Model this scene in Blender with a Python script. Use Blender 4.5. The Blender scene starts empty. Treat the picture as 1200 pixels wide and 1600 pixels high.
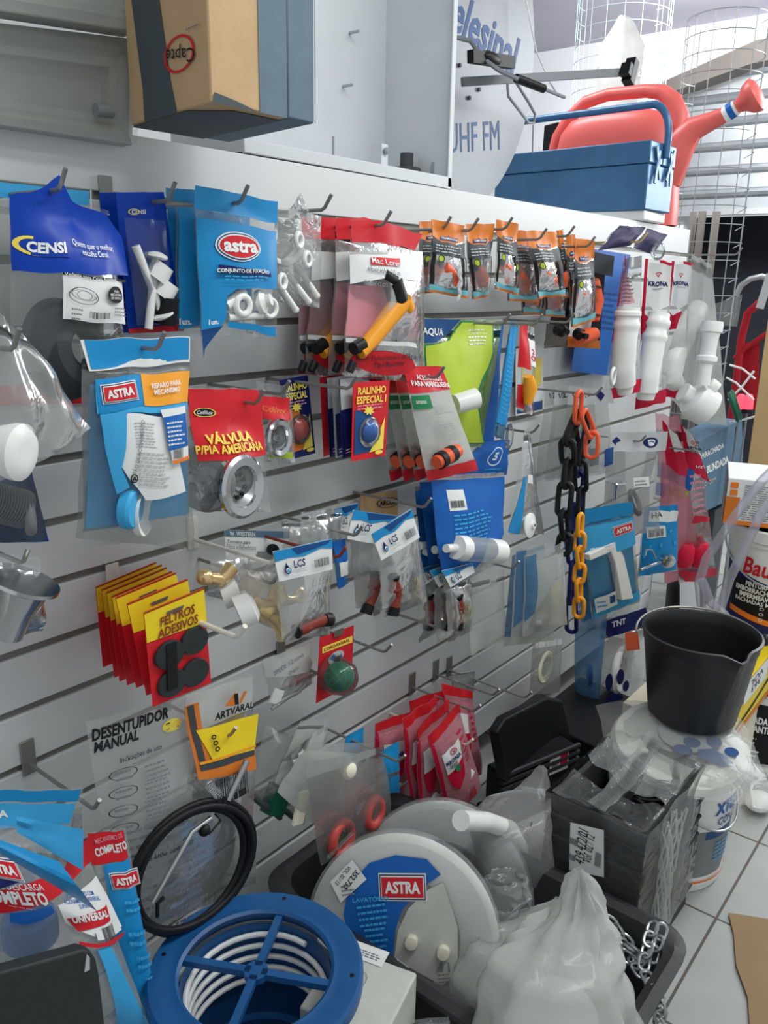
import bpy, bmesh, math, random
from mathutils import Vector as V, Matrix, noise
random.seed(7)
PI = math.pi
scene = bpy.context.scene
COL = scene.collection

# ---------------------------------------------------------------- camera, world, lights, exposure
CAM = V((0, -1.196, 1.5)); FPX = 1285.6
def _axes(yaw, pitch, roll):
    yaw, pitch, roll = map(math.radians, (yaw, pitch, roll))
    f = V((math.sin(yaw)*math.cos(pitch), math.cos(yaw)*math.cos(pitch), -math.sin(pitch)))
    r = V((math.cos(yaw), -math.sin(yaw), 0)); u = r.cross(f)
    return r*math.cos(roll)+u*math.sin(roll), -r*math.sin(roll)+u*math.cos(roll), f
AX = _axes(51.484, 15.6645, 1.078)
cam_data = bpy.data.cameras.new('camera'); cam = bpy.data.objects.new('camera', cam_data); COL.objects.link(cam)
cam.matrix_world = Matrix.Translation(CAM) @ Matrix((AX[0], AX[1], -AX[2])).transposed().to_4x4()
cam_data.sensor_width = 36; cam_data.lens = FPX/1600*36; cam_data.clip_start = .02
scene.camera = cam
vs = scene.view_settings
vs.view_transform = 'Standard'; vs.look = 'None'; vs.gamma = 1; vs.use_curve_mapping = False
vs.exposure = 0.2
scene.cycles.transparent_max_bounces = 40
scene.cycles.max_bounces = 7
scene.cycles.use_denoising = True
scene.cycles.sample_clamp_indirect = 4

world = bpy.data.worlds.new('room_ambience'); scene.world = world; world.use_nodes = True
bg = world.node_tree.nodes['Background']; bg.inputs[0].default_value = (.92, .97, 1, 1); bg.inputs[1].default_value = .49

def area(name, loc, target, size, power, color=(1, 1, 1)):
    l = bpy.data.lights.new(name, 'AREA'); l.shape = 'RECTANGLE'; l.size, l.size_y = size; l.energy = power; l.color = color
    o = bpy.data.objects.new(name, l); COL.objects.link(o); o.location = loc
    o.rotation_euler = (V(target)-V(loc)).to_track_quat('-Z', 'Y').to_euler(); return o
area('ceiling_tube_light', (2.3, -1.35, 2.95), (2.2, -.75, 0), (2.2, .25), 27, (.97, 1, .98))
area('ceiling_tube_light', (.7, -1.25, 2.95), (.9, -.1, 1.7), (1.4, .2), 12, (.97, 1, .98))
area('doorway_daylight', (5.2, -1.3, 2.5), (3.0, -.1, 1.3), (1.2, 1.4), 46, (.95, .98, 1))
area('ledge_tube_light', (2.9, .95, 3.05), (4.2, .65, 2.3), (.9, .2), 26, (.97, .98, 1))  # added fill lamp, not a fixture of the shop; brightens the white sack
area('back_wall_tube_light', (4.5, .2, 2.95), (5.8, .6, 2.5), (.2, 1.4), 75, (.97, .98, 1))  # lamp added to push the back wall to bright white

# ---------------------------------------------------------------- photograph pixel -> point at a chosen real distance
def ray(px, py): return AX[0]*((px-600)/FPX) + AX[1]*((800-py)/FPX) + AX[2]
def P(px, py, D=0.0):            # on the vertical plane D metres in front of the slat wall
    v = ray(px, py); return CAM + v*((-D-CAM.y)/v.y)
def PX(px, py, x): v = ray(px, py); return CAM + v*((x-CAM.x)/v.x)
def PZ(px, py, z): v = ray(px, py); return CAM + v*((z-CAM.z)/v.z)

# ---------------------------------------------------------------- materials
def lin(c): return tuple(((x/255)/12.92 if x/255 <= .04045 else ((x/255+.055)/1.055)**2.4) for x in c)
_M = {}
def new_mat(name):
    m = bpy.data.materials.new(name); m.use_nodes = True; nt = m.node_tree
    for n in list(nt.nodes): nt.nodes.remove(n)
    return m, nt, nt.nodes.new('ShaderNodeOutputMaterial')
def paint(key, rgb, rough=.5, metal=0, var=.06, scale=14, bump=0, bscale=60, spec=.5, trans=0, emit=0):
    m, nt, out = new_mat(key); N = nt.nodes.new; L = nt.links.new
    p = N('ShaderNodeBsdfPrincipled'); L(p.outputs[0], out.inputs[0])
    tc = N('ShaderNodeTexCoord'); nz = N('ShaderNodeTexNoise'); nz.inputs['Scale'].default_value = scale; nz.inputs['Detail'].default_value = 5
    L(tc.outputs['Object'], nz.inputs['Vector'])
    c = lin(rgb); mix = N('ShaderNodeMix'); mix.data_type = 'RGBA'
    mix.inputs[6].default_value = (*[x*(1-2*var) for x in c], 1); mix.inputs[7].default_value = (*[min(1, x*(1+2*var)) for x in c], 1)
    L(nz.outputs['Fac'], mix.inputs[0]); L(mix.outputs[2], p.inputs['Base Color'])
    p.inputs['Roughness'].default_value = rough; p.inputs['Metallic'].default_value = metal; p.inputs['Specular IOR Level'].default_value = spec
    if trans: p.inputs['Transmission Weight'].default_value = trans
    if emit: p.inputs['Emission Color'].default_value = (*c, 1); p.inputs['Emission Strength'].default_value = emit
    if bump:
        n2 = N('ShaderNodeTexNoise'); n2.inputs['Scale'].default_value = bscale; n2.inputs['Detail'].default_value = 4; L(tc.outputs['Object'], n2.inputs['Vector'])
        b = N('ShaderNodeBump'); b.inputs['Strength'].default_value = bump; b.inputs['Distance'].default_value = .004
        L(n2.outputs['Fac'], b.inputs['Height']); L(b.outputs[0], p.inputs['Normal'])
    _M[key] = m; return m
def film(key, op=.12, tint=(235, 240, 240), gloss=.5, bump=.5, bscale=26, rough=.13):
    m, nt, out = new_mat(key); N = nt.nodes.new; L = nt.links.new
    tc = N('ShaderNodeTexCoord'); nz = N('ShaderNodeTexNoise'); nz.inputs['Scale'].default_value = bscale; nz.inputs['Detail'].default_value = 3; nz.inputs['Distortion'].default_value = 1.2
    L(tc.outputs['Object'], nz.inputs['Vector'])
    b = N('ShaderNodeBump'); b.inputs['Strength'].default_value = bump; b.inputs['Distance'].default_value = .012; L(nz.outputs['Fac'], b.inputs['Height'])
    t = N('ShaderNodeBsdfTransparent'); t.inputs[0].default_value = (*[.72+.28*x for x in lin(tint)], 1)
    d = N('ShaderNodeBsdfDiffuse'); d.inputs[0].default_value = (*lin(tint), 1); L(b.outputs[0], d.inputs['Normal'])
    tl = N('ShaderNodeBsdfTranslucent'); tl.inputs[0].default_value = (*lin(tint), 1)
    md = N('ShaderNodeMixShader'); md.inputs[0].default_value = .35; L(d.outputs[0], md.inputs[1]); L(tl.outputs[0], md.inputs[2])
    m1 = N('ShaderNodeMixShader'); m1.inputs[0].default_value = op; L(t.outputs[0], m1.inputs[1]); L(md.outputs[0], m1.inputs[2])
    g = N('ShaderNodeBsdfGlossy'); g.inputs['Roughness'].default_value = rough; L(b.outputs[0], g.inputs['Normal'])
    fr = N('ShaderNodeFresnel'); fr.inputs[0].default_value = 1.42
    mu = N('ShaderNodeMath'); mu.operation = 'MULTIPLY'; mu.inputs[1].default_value = gloss; mu.use_clamp = True; L(fr.outputs[0], mu.inputs[0])
    m2 = N('ShaderNodeMixShader'); L(mu.outputs[0], m2.inputs[0]); L(m1.outputs[0], m2.inputs[1]); L(g.outputs[0], m2.inputs[2])
    L(m2.outputs[0], out.inputs[0]); _M[key] = m; return m
film('film', .07, gloss=.7, bump=.25, bscale=16, rough=.16); film('film_grey', .17, (212, 216, 212), gloss=.6, bump=.25, bscale=16, rough=.18); film('film_frost', .42, (222, 226, 222), gloss=.25, bump=.25, bscale=14, rough=.25)
film('film_milk', .68, (232, 234, 230), gloss=.5, bscale=10, bump=.35, rough=.2); film('film_red', .32, (205, 40, 70), gloss=.6); film('film_blue', .5, (60, 140, 195), gloss=.4, bump=.3, rough=.22)
film('film_crinkle', .16, gloss=.9, bump=.55, bscale=22, rough=.14); film('film_green', .55, (120, 185, 60), gloss=.4, bump=.3, rough=.22); film('film_pink', .6, (238, 158, 172), gloss=.6, bump=.4)
film('clear', .05, (225, 235, 240), gloss=.9, bump=.05); film('hose_clear', .30, (226, 226, 240), gloss=.55, bump=.1)
film('film_tape', .24, gloss=1.1, bump=.5, bscale=60, rough=.12); film('film_pale', .25, (232, 235, 233), gloss=.65, bump=.28, bscale=16, rough=.18); film('film_wrap', .09, gloss=1.1, bump=.6, bscale=26, rough=.12)
for k, c, r, mt in [
    ('white', (232, 234, 232), .45, 0), ('plastic_white', (236, 237, 233), .35, 0), ('paper', (228, 230, 228), .7, 0), ('ink', (28, 30, 36), .6, 0), ('greyink', (120, 124, 128), .6, 0),
    ('navy', (22, 32, 92), .4, 0), ('censi', (0, 58, 166), .35, 0), ('astra', (30, 140, 200), .4, 0), ('sky', (64, 168, 222), .4, 0), ('blue', (26, 98, 180), .4, 0), ('dblue', (24, 74, 130), .4, 0),
    ('red', (206, 34, 44), .4, 0), ('dred', (160, 24, 34), .45, 0), ('crimson', (200, 24, 60), .4, 0), ('orange', (238, 128, 40), .45, 0), ('tram', (214, 120, 44), .45, 0), ('coral', (230, 98, 60), .45, 0),
    ('yellow', (236, 206, 40), .45, 0), ('gold', (246, 220, 90), .45, 0), ('amber', (240, 160, 40), .4, 0), ('green', (40, 130, 80), .45, 0), ('dgreen', (20, 92, 66), .4, 0), ('lime', (178, 200, 60), .45, 0),
    ('black', (22, 23, 25), .45, 0), ('rubber', (62, 65, 68), .7, 0), ('grey', (128, 132, 134), .5, 0), ('lgrey', (182, 186, 187), .5, 0), ('dgrey', (66, 70, 74), .5, 0), ('maroon', (128, 52, 40), .45, 0), ('beige', (226, 222, 200), .5, 0),
    ('teal', (104, 178, 190), .45, 0), ('purple', (66, 56, 104), .35, 0), ('pink', (228, 150, 165), .45, 0), ('cream', (235, 228, 205), .6, 0), ('tan', (196, 160, 116), .7, 0), ('greyblue', (88, 118, 140), .6, 0),
    ('chrome', (205, 208, 210), .16, 1), ('steel', (146, 146, 142), .4, .6), ('zinc', (176, 180, 182), .34, .8), ('brass', (238, 208, 152), .28, .7), ('alu', (168, 172, 172), .42, .6)]:
    paint(k, c, r, mt, spec=.5 if mt or k in ('plastic_white', 'white') else .25)
paint('purple', (44, 38, 76), .6, spec=.15); paint('slat', (214, 217, 217), .38, 0, .02, 3); paint('groove', (124, 124, 118), .45, .3, .1, 30); paint('hookwhite', (225, 222, 212), .45, 0, .08, 60)
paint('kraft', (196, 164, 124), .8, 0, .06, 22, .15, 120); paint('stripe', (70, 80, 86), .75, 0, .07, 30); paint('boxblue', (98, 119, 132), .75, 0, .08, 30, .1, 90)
paint('encl', (202, 207, 210), .42, .0, .05, 8); paint('framealu', (176, 180, 174), .32, .15, .06, 10, .05, 40); paint('wiregreen', (186, 206, 204), .5, 0); paint('galv', (150, 155, 158), .38, .75, .14, 9, .1, 20); paint('dish', (132, 136, 140), .42, .35, .06, 90)
paint('toolblue', (64, 112, 154), .34, .15, .08, 18, .06, 90); paint('canred', (230, 104, 96), .4, 0, .03, 6)
paint('bucketblack', (30, 31, 33), .42, 0, .2, 20, .08, 140); paint('binblack', (38, 40, 42), .5, 0, .25, 16, .12, 90); paint('dusty', (58, 60, 58), .75, 0, .3, 12, .1, 60)
paint('reelblue', (18, 82, 138), .42, 0, .1, 20, .06, 60); paint('pine', (196, 164, 116), .65, 0, .1, 9, .1, 40); paint('slab', (32, 40, 40), .6, 0, .2, 60, .1, 120)
paint('cardboard', (150, 124, 92), .85, 0, .08, 9, .1, 40); paint('ringred', (190, 70, 62), .5, 0, .1, 30); paint('dirtywhite', (196, 198, 190), .7, 0, .14, 12)
paint('glow', (255, 252, 250), .5, emit=2.2); paint('ledred', (255, 70, 90), .4, emit=1.2)

# ---------------------------------------------------------------- mesh builder
class B:
    def __init__(s): s.v, s.f, s.m, s.mats = [], [], [], []
    def mi(s, m):
        if m not in s.mats: s.mats.append(m)
        return s.mats.index(m)
    def add(s, vs_, fs, m):
        o = len(s.v); s.v += [V(x) for x in vs_]; k = s.mi(m)
        for f in fs: s.f.append([i+o for i in f]); s.m.append(k)
        return s
    def hexa(s, p, m):   # 4 bottom, 4 top
        return s.add(p, [(3, 2, 1, 0), (4, 5, 6, 7), (0, 1, 5, 4), (1, 2, 6, 5), (2, 3, 7, 6), (3, 0, 4, 7)], m)
    def box(s, c, size, m, rot=None):
        c = V(c); h = V(size)/2; pts = [V((x*h.x, y*h.y, z*h.z)) for z in (-1, 1) for x, y in ((-1, -1), (1, -1), (1, 1), (-1, 1))]
        return s.hexa([c+(rot @ p if rot else p) for p in pts], m)
    def bar(s, a, b, w, h, m, up=V((0, 0, 1))):
        a, b = V(a), V(b); d = (b-a).normalized(); x = d.cross(up); x = (x if x.length > 1e-4 else d.cross(V((0, 1, 0)))).normalized(); z = x.cross(d)
        x, z = x*w/2, z*h/2
        return s.hexa([a-x-z, a+x-z, b+x-z, b-x-z, a-x+z, a+x+z, b+x+z, b-x+z], m)
    def prism(s, poly, ext, m):
        poly = [V(p) for p in poly]; n = len(poly); ext = V(ext)
        return s.add(poly+[p+ext for p in poly], [list(range(n))[::-1], list(range(n, 2*n))]+[(i, (i+1) % n, (i+1) % n+n, i+n) for i in range(n)], m)
    def tube(s, pts, r, m, n=8, closed=False):
        pts = [V(p) for p in pts]; N = len(pts); rs = r if isinstance(r, (list, tuple)) else [r]*N
        vs_, fs = [], []; prev = None
        for i, p in enumerate(pts):
            a = pts[(i-1) % N] if (i or closed) else p; b = pts[(i+1) % N] if (i < N-1 or closed) else p
            d = (b-a); d = d.normalized() if d.length > 1e-9 else V((0, 0, 1))
            if prev is None: x = d.orthogonal().normalized()
            else:
                x = prev-d*prev.dot(d); x = x.normalized() if x.length > 1e-6 else d.orthogonal().normalized()
            prev = x; y = d.cross(x)
            vs_ += [p+(x*math.cos(2*PI*k/n)+y*math.sin(2*PI*k/n))*rs[i] for k in range(n)]
        for i in range(N if closed else N-1):
            j = (i+1) % N
            for k in range(n): fs.append((i*n+k, i*n+(k+1) % n, j*n+(k+1) % n, j*n+k))
        if not closed: fs += [list(range(n))[::-1], list(range((N-1)*n, N*n))]
        return s.add(vs_, fs, m)
    def lathe(s, prof, c, axis, m, n=28, ref=None, sx=1.0, cap=True):
        c = V(c); a = V(axis).normalized(); x = (V(ref)-a*V(ref).dot(a)).normalized() if ref else a.orthogonal().normalized(); y = a.cross(x)
        vs_ = []; K = len(prof)
        for r, h in prof: vs_ += [c+a*h+(x*math.cos(2*PI*k/n)*sx+y*math.sin(2*PI*k/n))*r for k in range(n)]
        fs = [(i*n+k, i*n+(k+1) % n, (i+1)*n+(k+1) % n, (i+1)*n+k) for i in range(K-1) for k in range(n)]
        closed = prof[0] == prof[-1] or not cap
        if prof[0][0] > 1e-6 and not closed: fs.append(list(range(n))[::-1])
        if prof[-1][0] > 1e-6 and not closed: fs.append(list(range((K-1)*n, K*n)))
        return s.add(vs_, fs, m)
    def ring(s, c, axis, R, r, m, n=36, k=10, ref=None, sx=1.0):
        c = V(c); a = V(axis).normalized(); x = (V(ref)-a*V(ref).dot(a)).normalized() if ref else a.orthogonal().normalized(); y = a.cross(x)
        return s.tube([c+(x*math.cos(2*PI*i/n)*sx+y*math.sin(2*PI*i/n))*R for i in range(n)], r, m, k, True)
    def ell(s, c, rad, m, n=16, rot=None):
        c = V(c); rad = V(rad) if not isinstance(rad, (int, float)) else V((rad,)*3); vs_, fs = [], []; K = n//2
        for i in range(K+1):
            t = PI*i/K
            for k in range(n):
                p = V((math.sin(t)*math.cos(2*PI*k/n)*rad.x, math.sin(t)*math.sin(2*PI*k/n)*rad.y, math.cos(t)*rad.z)); vs_.append(c+(rot @ p if rot else p))
        fs = [(i*n+k, (i+1)*n+k, (i+1)*n+(k+1) % n, i*n+(k+1) % n) for i in range(K) for k in range(n)]
        return s.add(vs_, fs, m)
    def grid(s, fn, nu, nv, m, flip=False):
        vs_ = [fn(i/nu, j/nv) for j in range(nv+1) for i in range(nu+1)]; w = nu+1
        fs = [(j*w+i, j*w+i+1, (j+1)*w+i+1, (j+1)*w+i) for j in range(nv) for i in range(nu)]
        if flip: fs = [f[::-1] for f in fs]
        return s.add(vs_, fs, m)
    def obj(s, name, parent=None, label=None, smooth=38, bev=0, recalc=True, kind=None, cat=None, group=None):
        me = bpy.data.meshes.new(name)
        if parent is not None: o0 = ORIGIN[parent.name]
        else:
            xs = [[p[i] for p in s.v] for i in range(3)]; o0 = V(((min(xs[0])+max(xs[0]))/2, (min(xs[1])+max(xs[1]))/2, min(xs[2])))
        me.from_pydata([p-o0 for p in s.v], [], s.f)
        for mk in s.mats: me.materials.append(_M[mk])
        me.polygons.foreach_set('material_index', s.m)
        bm = bmesh.new(); bm.from_mesh(me); bmesh.ops.remove_doubles(bm, verts=bm.verts, dist=1e-6)
        if recalc: bmesh.ops.recalc_face_normals(bm, faces=bm.faces)
        bm.to_mesh(me); bm.free()
        if smooth: me.shade_smooth(); me.set_sharp_from_angle(angle=math.radians(smooth))
        o = bpy.data.objects.new(name, me); COL.objects.link(o)
        if bev:
            md = o.modifiers.new('bevel', 'BEVEL'); md.width = bev; md.segments = 2; md.limit_method = 'ANGLE'; md.angle_limit = math.radians(50)
        if parent is not None: o.parent = parent; ORIGIN[o.name] = o0
        else: o.location = o0; ORIGIN[o.name] = o0
        if label: o['label'] = label
        if cat: o['category'] = cat
        if group: o['group'] = group
        if kind: o['kind'] = kind
        return o
ORIGIN = {}
def thing(name, label, cat, loc, group=None):
    o = bpy.data.objects.new(name, None); COL.objects.link(o); o.location = loc; o.empty_display_size = .02
    o['label'] = label; o['category'] = cat
    if group: o['group'] = group
    ORIGIN[o.name] = V(loc); return o
def dup(root, loc, rot=(0, 0, 0), label=None, group=None, skip=()):
    r = root.copy(); COL.objects.link(r); r.location = loc; r.rotation_euler = rot
    if label: r['label'] = label
    if group: r['group'] = group
    for ch in list(root.children):
        if ch.name.split('.')[0] in skip: continue
        c = ch.copy(); COL.objects.link(c); c.parent = r
        for g in ch.children:
            d = g.copy(); COL.objects.link(d); d.parent = c
    return r

# ---------------------------------------------------------------- lettering
_T = {}
def text_bm(txt, bold=.02, shear=0):
    key = (txt, bold, shear)
    if key not in _T:
        c = bpy.data.curves.new('lettering', 'FONT'); c.body = txt; c.fill_mode = 'FRONT'; c.offset = bold; c.resolution_u = 2; c.align_x = 'CENTER'; c.shear = shear; c.space_line = .9
        o = bpy.data.objects.new('lettering', c); COL.objects.link(o)
        dg = bpy.context.evaluated_depsgraph_get(); me = o.evaluated_get(dg).to_mesh()
        vs_ = [(v.co.x, v.co.y) for v in me.vertices]; fs = [tuple(p.vertices) for p in me.polygons]
        o.evaluated_get(dg).to_mesh_clear(); bpy.data.objects.remove(o); bpy.data.curves.remove(c)
        x0, x1 = min(v[0] for v in vs_), max(v[0] for v in vs_); y0, y1 = min(v[1] for v in vs_), max(v[1] for v in vs_)
        _T[key] = ([((x-(x0+x1)/2)/(x1-x0), (y-(y0+y1)/2)/(y1-y0)) for x, y in vs_], fs)
    return _T[key]

# ---------------------------------------------------------------- sheets: bags and cards, with print laid on them
class Sheet:
    def __init__(s, q, D, t=.012, seed=1, wr=.003, top=.12, pinch=0, curl=0):
        s.c = [P(p[0], p[1], p[2] if len(p) > 2 else D) if not isinstance(p, V) else p for p in q]   # TL TR BR BL
        s.t, s.seed, s.wr, s.top, s.pinch, s.curl = t, seed, wr, top, pinch, curl
        tl, tr, br, bl = s.c
        s.w = ((tr-tl).length+(br-bl).length)/2; s.h = ((tl-bl).length+(tr-br).length)/2
        s.t = min(t, .2*s.w); s.n = (tr+br-tl-bl).cross(tl+tr-bl-br).normalized()
        s.X = (tr+br-tl-bl).normalized(); s.Z = (tl+tr-bl-br).normalized()
    def pil(s, u, v):
        a = max(0, min(1, v/(1-s.top))) if s.top < 1 else 0
        return s.t*max(0, 4*u*(1-u))**.75*max(0, math.sin(PI*a))**.75
    def U(s, px, py):      # sheet coordinates seen at a photograph pixel, the bulge of the sheet allowed for
        tl, tr, br, bl = s.c; r = ray(px, py); n = (br-bl).cross(tl-bl)
        def solve(o):
            u = v = .5; p = CAM+r*((bl+o-CAM).dot(n)/r.dot(n))-o
            for k in range(8):
                e = p-((bl+(br-bl)*u)*(1-v)+(tl+(tr-tl)*u)*v); du = (br-bl)*(1-v)+(tr-tl)*v; dv = (tl-bl)*(1-u)+(tr-br)*u
                a, b_, c_ = du.dot(du), du.dot(dv), dv.dot(dv); e1, e2 = e.dot(du), e.dot(dv); det = a*c_-b_*b_
                u += (e1*c_-e2*b_)/det; v += (e2*a-e1*b_)/det
            return u, v
        u, v = solve(V((0, 0, 0)))
        if s.t and s.wU:
            d = 0
            for k in range(10):
                d = .6*d+.4*s.pil(max(0, min(1, u)), max(0, min(1, v)))*s.wU; u, v = solve(s.n*d)
        return u, v
    wU = 1
    def at(s, px, py, w=0, off=0): return s(*s.U(px, py), w, off)
    def px(s, e):        # design element written in photograph pixels -> sheet coordinates
        k = e[0]
        if k in 'RGBL'and len(e) > 5:
            (u0, v1), (u1, v0) = s.U(e[2], e[3]), s.U(e[4], e[5]); return (k.lower(), e[1], u0, v0, u1, v1)+tuple(e[6:])
        if k == 'Q': return ('q', e[1], [s.U(*p) for p in e[2]])
        if k in 'OCT':
            i = 3 if k == 'T' else 2; u, v = s.U(e[i], e[i+1]); du = abs(s.U(e[i]+e[i+2]/2, e[i+1])[0]-s.U(e[i]-e[i+2]/2, e[i+1])[0]); dv = abs(s.U(e[i], e[i+1]+e[i+3]/2)[1]-s.U(e[i], e[i+1]-e[i+3]/2)[1])
            return ('t', e[1], e[2], u, v, du, dv)+tuple(e[7:]) if k == 'T' else (k.lower(), e[1], u, v, du, dv)+tuple(e[6:])
        return e
    def __call__(s, u, v, w=0, off=0):
        tl, tr, br, bl = s.c
        k = s.seed*7.3
        uu = u+.018*noise.noise(V((k, v*5, 3)))*(1 if s.wr else 0)
        vv = v+.012*noise.noise(V((u*4, k, 9)))*(1 if s.wr else 0)
        p = (bl+(br-bl)*uu)*(1-vv)+(tl+(tr-tl)*uu)*vv
        a = max(0, min(1, v/(1-s.top))) if s.top < 1 else 0
        pil = s.t*max(0, 4*u*(1-u))**.75*max(0, math.sin(PI*a))**.75
        d = pil*w+off
        if s.wr: d += s.wr*(noise.noise(V((u*3.1+k, v*2.3, k)))+.3*noise.noise(V((u*7+k, v*5, 2*k))))
        if s.curl: d += s.curl*(u-.5)**2*4*v
        p = p+s.n*d
        if s.pinch: p = p+s.Z*(s.pinch*math.exp(-((u-.5)/.13)**2)*max(0, v)**6)
        return p
def sheet_print(b, S, design, w=1.0, cuts=14, base=.0012, step=.0007, i=0):
    S.wU = w
    for e in design:
        e = S.px(e); kind = e[0]; vs_, fs, mat = [], [], e[1] if len(e) > 1 else None
        if kind == 'r':
            _, mat, u0, v0, u1, v1 = e[:6]; vs_ = [(u0, v0), (u1, v0), (u1, v1), (u0, v1)]; fs = [(0, 1, 2, 3)]
        elif kind == 'q': vs_ = list(e[2]); fs = [tuple(range(len(vs_)))]
        elif kind == 'o':
            _, mat, u, v, ru, rv = e[:6]; vs_ = [(u+ru*math.cos(2*PI*k/22), v+rv*math.sin(2*PI*k/22)) for k in range(22)]; fs = [tuple(range(22))]
        elif kind == 'c':   # ring outline
            _, mat, u, v, ru, rv, th = e[:7]
            for k in range(24): vs_ += [(u+ru*math.cos(2*PI*k/24), v+rv*math.sin(2*PI*k/24)), (u+ru*(1-th)*math.cos(2*PI*k/24), v+rv*(1-th)*math.sin(2*PI*k/24))]
            fs = [(2*k, 2*((k+1) % 24), 2*((k+1) % 24)+1, 2*k+1) for k in range(24)]
        elif kind == 't':
            _, mat, txt, u, v, wu, hv = e[:7]; rot = math.radians(e[7]) if len(e) > 7 else 0; bold = (e[8] if len(e) > 8 else .02)*1.7+.006; sh = e[9] if len(e) > 9 else 0
            tv, fs = text_bm(txt, bold, sh); ar = S.h/S.w
            for x, y in tv:
                X, Y = x*wu, y*hv/1.0
                Xm, Ym = X*S.w, Y*S.h; Xr, Yr = Xm*math.cos(rot)-Ym*math.sin(rot), Xm*math.sin(rot)+Ym*math.cos(rot)
                vs_.append((u+Xr/S.w, v+Yr/S.h))
        elif kind == 'b':   # barcode
            _, mat, u0, v0, u1, v1 = e[:6]; rr = random.Random(int(u0*1000)+int(v1*777)); u = u0; W = u1-u0
            while u < u1:
                w1 = W*rr.choice((.015, .02, .035)); vs_ += [(u, v0), (min(u+w1, u1), v0), (min(u+w1, u1), v1), (u, v1)]; u += w1+W*rr.choice((.015, .025, .03))
            fs = [tuple(range(k, k+4)) for k in range(0, len(vs_), 4)]
        elif kind == 'l':   # fine unreadable print
            _, mat, u0, v0, u1, v1, n = e[:7]; rr = random.Random(int(u0*991)+n+int(v0*313)); lh = (v1-v0)/n
            for k in range(n):
                u = u0; end = u1-(u1-u0)*rr.random()*.3
                while u < end:
                    w1 = (u1-u0)*(.05+.13*rr.random()); y = v1-lh*(k+.7); vs_ += [(u, y), (min(u+w1, end), y), (min(u+w1, end), y+lh*.38), (u, y+lh*.38)]; u += w1+(u1-u0)*.03
            fs = [tuple(range(k, k+4)) for k in range(0, len(vs_), 4)]
        if not vs_: continue
        bm = bmesh.new(); bv = [bm.verts.new((x, y, 0)) for x, y in vs_]
        for f in fs:
            try: bm.faces.new([bv[j] for j in f])
            except ValueError: pass
        if kind in 'qo': bmesh.ops.triangulate(bm, faces=bm.faces)
        if cuts:
            us = [x for x, y in vs_]; ys = [y for x, y in vs_]
            for j in range(1, cuts):
                for ax, lo, hi in ((V((1, 0, 0)), min(us), max(us)), (V((0, 1, 0)), min(ys), max(ys))):
                    if lo+1e-4 < j/cuts < hi-1e-4: bmesh.ops.bisect_plane(bm, geom=bm.verts[:]+bm.edges[:]+bm.faces[:], plane_co=ax*(j/cuts), plane_no=ax)
        bm.verts.index_update(); sgn = 1 if w >= 0 else -1
        b.add([S(q.co.x, q.co.y, w, base+step*i) for q in bm.verts], [[q.index for q in f.verts] for f in bm.faces], mat)
        bm.free(); i += 1
    return b
def printed(S, parent, design, name='printed_panel', w=1.0, label=None, cuts=14, base=.0012):
    bs = []
    for i, e in enumerate(design):
        b = B(); sheet_print(b, S, [e], w, cuts, base, i=i)
        if b.v: bs.append((b, [min(p[k] for p in b.v) for k in range(3)], [max(p[k] for p in b.v) for k in range(3)]))
    grp = list(range(len(bs)))          # marks far apart from each other become parts of their own
    for i in range(len(bs)):
        for j in range(i):
            (_, l1, h1), (_, l2, h2) = bs[i], bs[j]; gap = math.sqrt(sum(max(0, l1[k]-h2[k], l2[k]-h1[k])**2 for k in range(3)))
            if gap <= max(.02, .4*max(max(h1[k]-l1[k], h2[k]-l2[k]) for k in range(3))):
                gi, gj = grp[i], grp[j]; grp = [gj if g == gi else g for g in grp]
    out = None
    for g in sorted(set(grp)):
        b = B()
        for k, (q, _, _) in enumerate(bs):
            if grp[k] == g:
                o = len(b.v); b.v += q.v
                for f, mi in zip(q.f, q.m): b.f.append([x+o for x in f]); b.m.append(b.mi(q.mats[mi]))
        out = b.obj(name, parent, label, smooth=60)
    return out
def bag(name, label, cat, q, D, design=(), mat='film', t=.012, seed=None, group=None, wr=.003, top=.12, pinch=0, hole=(.5, .96), nu=14, nv=18, back=None, wb=-.5, stick=None, curl=0):
    seed = seed if seed is not None else (abs(hash((q[0][0], q[1][1]))) % 97)
    S = Sheet(q, D, t, seed, wr, top, pinch, curl); r = thing(name, label, cat, S(*hole), group)
    b = B(); b.grid(lambda u, v: S(u, v, 1), nu, nv, mat); b.grid(lambda u, v: S(u, v, wb), nu, nv, mat, True)
    b.obj('film_pouch', r, smooth=80)
    if design: printed(S, r, list(design))
    if back: printed(S, r, list(back), 'back_print', wb, base=.0008)
    if stick: printed(S, r, list(stick), 'sticker', base=.004)
    return r, S
def card(name, label, cat, q, D, design, mat='paper', group=None, th=.0012, hole=(.5, .95), seed=3, wr=.0, part='card'):
    S = Sheet(q, D, 0, seed, wr, .0); r = thing(name, label, cat, S(*hole), group)
    b = B(); b.grid(lambda u, v: S(u, v, 0, 0), 4, 6, mat); b.grid(lambda u, v: S(u, v, 0, -th), 4, 6, mat, True)
    for e in (((0, 0), (1, 0)), ((1, 0), (1, 1)), ((1, 1), (0, 1)), ((0, 1), (0, 0))):
        (u0, v0), (u1, v1) = e; b.add([S(u0, v0), S(u1, v1), S(u1, v1, 0, -th), S(u0, v0, 0, -th)], [(0, 1, 2, 3)], mat)
    b.obj(part, r)
    if design: printed(S, r, list(design), cuts=6 if wr else 0)
    return r, S
def turn(q, d0, d1):       # a pack hanging turned on its hook: left edge d0, right edge d1 from the wall
    return [(q[0][0], q[0][1], d0), (q[1][0], q[1][1], d1), (q[2][0], q[2][1], d1), (q[3][0], q[3][1], d0)]
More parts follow.
